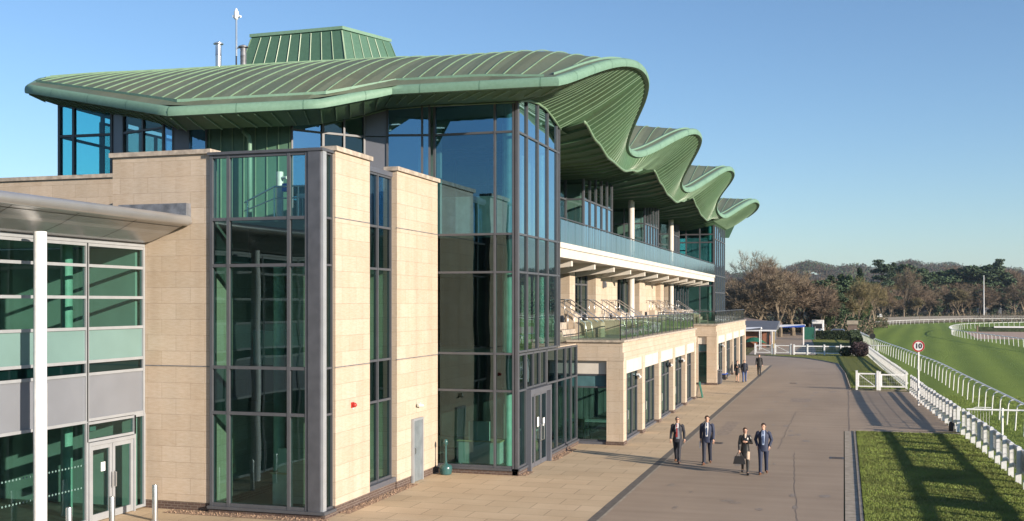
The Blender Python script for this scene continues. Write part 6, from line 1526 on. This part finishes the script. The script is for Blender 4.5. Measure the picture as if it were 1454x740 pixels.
        B(m, 'trousers', legs)
    for s in (1, -1):
        hip, kn, ank, ph = L[s]; m = MB(); x, y = ank.x, ank.y; z0 = 0.0 if ph > 0 else .03
        m.tube([(x, y + .075, z0 + .04), (x, y + .03, z0 + .048), (x + s * .01, y - .07, z0 + .042), (x + s * .02, y - .16, z0 + .034), (x + s * .02, y - .20, z0 + .026)], [.026, .043, .042, .036, .018], 12); m.box(x - .03, x + .03, y + .02, y + .085, z0, z0 + .02); B(m, 'shoe', shoe)
    # jacket or coat: torso and sleeves in one garment
    hem = .80 * k if kind != 'coat' else .66 * k; m = MB(); w1 = .16 if female else .178
    rings = [(0, 0, hem, (w1 + .012) * k, .135 * k), (0, 0, .97 * k, w1 * k, .13 * k), (0, 0, 1.12 * k, (w1 - .018) * k, .115 * k), (0, 0, 1.28 * k, (w1 + .008) * k, .125 * k), (0, .005, 1.38 * k, (w1 + .008) * k, .118 * k), (0, .01, 1.445 * k, (w1 - .045) * k, .09 * k), (0, .012, 1.50 * k, .085 * k, .07 * k), (0, .012, 1.525 * k, .062 * k, .06 * k)]
    loft(m, rings, 20)
    for s in (1, -1):
        sh, el, wr, fd, kd = A[s]; m.tube([sh + Vector((-s * .045, 0, .0)), sh + Vector((s * .005, 0, -.03)), sh.lerp(el, .5), el, el.lerp(wr, .5), wr + (wr - el).normalized() * .0], [.062 * k, .07 * k, .062 * k, .056 * k, .05 * k, .043 * k], 12)
    B(m, 'jacket' if kind != 'coat' else 'coat', coat)
    # shirt front, lapels and tie lie on the jacket's curved chest
    if kind == 'suit':
        def fy2(x, z):
            rz = [(r[2], r[3], r[4]) for r in rings]; 
            for (a, ra, pa_), (b, rb, pb_) in zip(rz, rz[1:]):
                if z <= b: f = (z - a) / (b - a); rx, ry = ra + (rb - ra) * f, pa_ + (pb_ - pa_) * f; break
            else: rx, ry = rz[-1][1:]
            return -ry * math.sqrt(max(.02, 1 - (x / rx) ** 2))
        def patch(name, mat, prof, off):
            m = MB(); rows_ = []
            for z, xa_, xb_ in prof: rows_.append([(xa_ * k + (xb_ - xa_) * k * j / 6, fy2(xa_ * k + (xb_ - xa_) * k * j / 6, z * k) - off, z * k) for j in range(7)])
            m.grid(rows_); B(m, name, mat)
        patch('shirt_front', shirt, [(1.02 if 'waistcoat' not in extras else 1.22, -.035, .035), (1.2, -.05, .05), (1.35, -.062, .062), (1.46, -.055, .055), (1.515, -.045, .045)], .007)
        if 'waistcoat' in extras: patch('waistcoat', 'grey_waist', [(.93, -.03, .10), (1.1, -.03, .10), (1.25, -.03, .085), (1.35, .02, .07)], .010)
        patch('tie', tie, [(1.05, -.008, .008), (1.1, -.03, .03), (1.3, -.024, .024), (1.46, -.015, .015), (1.5, -.022, .022)], .013)
    if kind == 'skirt' or female:
        m = MB(); loft(m, [(0, -.02, 1.38 * k, .05 * k, .105 * k), (0, -.01, 1.46 * k, .06 * k, .088 * k), (0, 0, 1.53 * k, .058 * k, .062 * k)]); B(m, 'collar', 'cream_top')
    if 'sunglasses' in extras:
        m = MB()
        for s in (1, -1): m.ellipsoid(hp(s * .034, -.092, .015), (.028 * k, .008 * k, .017 * k), 10, 6)
        m.tube([hp(-.07, -.07, .018), hp(-.03, -.098, .02), hp(.03, -.098, .02), hp(.07, -.07, .018)], .004, 6); B(m, 'sunglasses', 'lens_black')
    if 'lanyard' in extras:
        m = MB(); m.tube([(-.03, -.13, 1.44 * k), (-.01, -.15, 1.25 * k), (.0, -.155, 1.12 * k)], .008, 6); m.box(-.035, .035, -.165, -.155, 1.0 * k, 1.11 * k); B(m, 'lanyard', 'red_tie')
    if 'pale_leg' in extras:
        m = MB(); hip, kn, ank, ph = L[1]; m.tube([hip.lerp(kn, .2), kn + Vector((0, 0, .02))], [.088 * k, .07 * k], 12); B(m, 'tights', 'skirt_tan')
    return t, A
p1_, A1 = person('person in sunglasses, dark open suit and grey waistcoat, walking beside the dark edging strip', gnd(962, 657), 1.74, -.05, 1, {1: 'swing', -1: 'swing'}, 'dark_suit', 'dark_suit', 'brown_leather', 'hair_grey', 'white_shirt', 'red_tie', head_turn=.35, extras=('sunglasses', 'waistcoat', 'lanyard'), step=.2)
p2_, A2 = person('person in a navy suit with pale shirt and blue tie, walking with arms down', gnd(1004, 659), 1.82, 0, -1, {}, 'mid_navy', 'navy_suit', 'brown_leather', 'hair_brown', 'white_shirt', 'tie_blue', head_turn=.15, step=.2)
p3_, A3 = person('person in black leather jacket, dark skirt and knee boots, one hand at the chest', gnd(1058, 673), 1.64, .1, 1, {1: 'chest', -1: 'swing'}, 'black_leather', 'black_cloth', 'black_leather', 'hair_brown', kind='skirt', head_turn=.3, female=True, extras=('pale_leg',), step=.22)
p4_, A4 = person('person with thick dark hair in a mid navy suit, both hands in the pockets', gnd(1084, 673), 1.80, .0, -1, {1: 'pocket', -1: 'pocket'}, 'mid_navy', 'mid_navy', 'brown_leather', 'hair_dark', 'blue_shirt', 'tie_blue', head_turn=-.35, step=.15)
G4 = 'people walking near the far colonnade'
person('person in a short black coat with bare legs, walking by the far colonnade', gnd(1047, 543), 1.66, 0, 1, {1: 'chest', -1: 'swing'}, 'black_cloth', 'black_cloth', 'black_leather', 'hair_brown', kind='coat', female=True, grp=G4, legs_=None) if False else None
def far_person(*a, **k): return person(*a, grp=G4, **k)
t5, _ = far_person('person in a short black coat with bare legs, walking by the far colonnade', gnd(1047, 543), 1.66, 0, 1, {1: 'chest', -1: 'swing'}, 'black_cloth', 'black_cloth', 'black_leather', 'hair_brown', kind='skirt', female=True, extras=('bare_legs',), step=.14)
far_person('person in a dark blue jacket and jeans, beside the bare legged walker', gnd(1057, 543), 1.72, 0, -1, {}, 'navy_suit', 'jeans', 'black_leather', 'hair_grey', kind='plain', step=.12)
far_person('person dressed all in black, walking alone at the far end of the paving', gnd(1078, 534), 1.80, 0, 1, {}, 'black_cloth', 'black_cloth', 'black_leather', 'hair_brown', kind='plain', step=.12)
# what they carry
wr = A3[-1][2]; c, s_ = math.cos(.1), math.sin(.1); bx, by = gnd(1058, 673); hx, hy, hz = bx + wr.x * c - wr.y * s_, by + wr.x * s_ + wr.y * c, wr.z - .08
hb_ = thing('handbag', 'large black handbag hanging from the booted walker\'s hand', 'handbag', (hx, hy, hz - .45))
m = MB(); m.hexa([(hx - .21, hy - .06, hz - .40), (hx + .21, hy - .06, hz - .40), (hx + .21, hy + .06, hz - .40), (hx - .21, hy + .06, hz - .40), (hx - .15, hy - .035, hz - .13), (hx + .15, hy - .035, hz - .13), (hx + .15, hy + .035, hz - .13), (hx - .15, hy + .035, hz - .13)]); m.build('body', 'black_cloth', hb_)
for dy in (-.03, .03): m = MB(); m.tube([(hx - .1, hy + dy, hz - .14), (hx - .06, hy + dy * .6, hz - .02), (hx, hy, hz + .0), (hx + .06, hy + dy * .6, hz - .02), (hx + .1, hy + dy, hz - .14)], .009, 6); m.build('handle', 'black_leather', hb_)
wr = A2[-1][2]; x, y = gnd(1004, 659); x += wr.x; y += wr.y
fo_ = thing('folded_papers', 'folded pale papers held low in the navy suited walker\'s hand', 'papers', (x, y, wr.z - .3)); m = MB(); m.box(x - .035, x - .02, y - .1, y + .03, wr.z - .36, wr.z - .1); m.box(x - .019, x - .012, y - .09, y + .03, wr.z - .34, wr.z - .12); m.build('sheets', 'white_shirt', fo_)

# ------------------------------------------------------------------ air over the far woods
hz = MB(); hz.box(-6100, 6100, -6100, 6100, -1.2, 160)
M['haze'] = bpy.data.materials.new('haze'); M['haze'].use_nodes = True; nt = M['haze'].node_tree; nt.nodes.clear()
ho = nt.nodes.new('ShaderNodeOutputMaterial'); pv_ = nt.nodes.new('ShaderNodeVolumePrincipled'); pv_.inputs['Color'].default_value = (0.62, 0.80, 1.0, 1); pv_.inputs['Density'].default_value = 0.0001; pv_.inputs['Anisotropy'].default_value = 0.2
nt.links.new(pv_.outputs[0], ho.inputs['Volume'])
o = hz.build('haze', 'haze', uv=False); o['kind'] = 'stuff'
SC.cycles.volume_bounces = 0
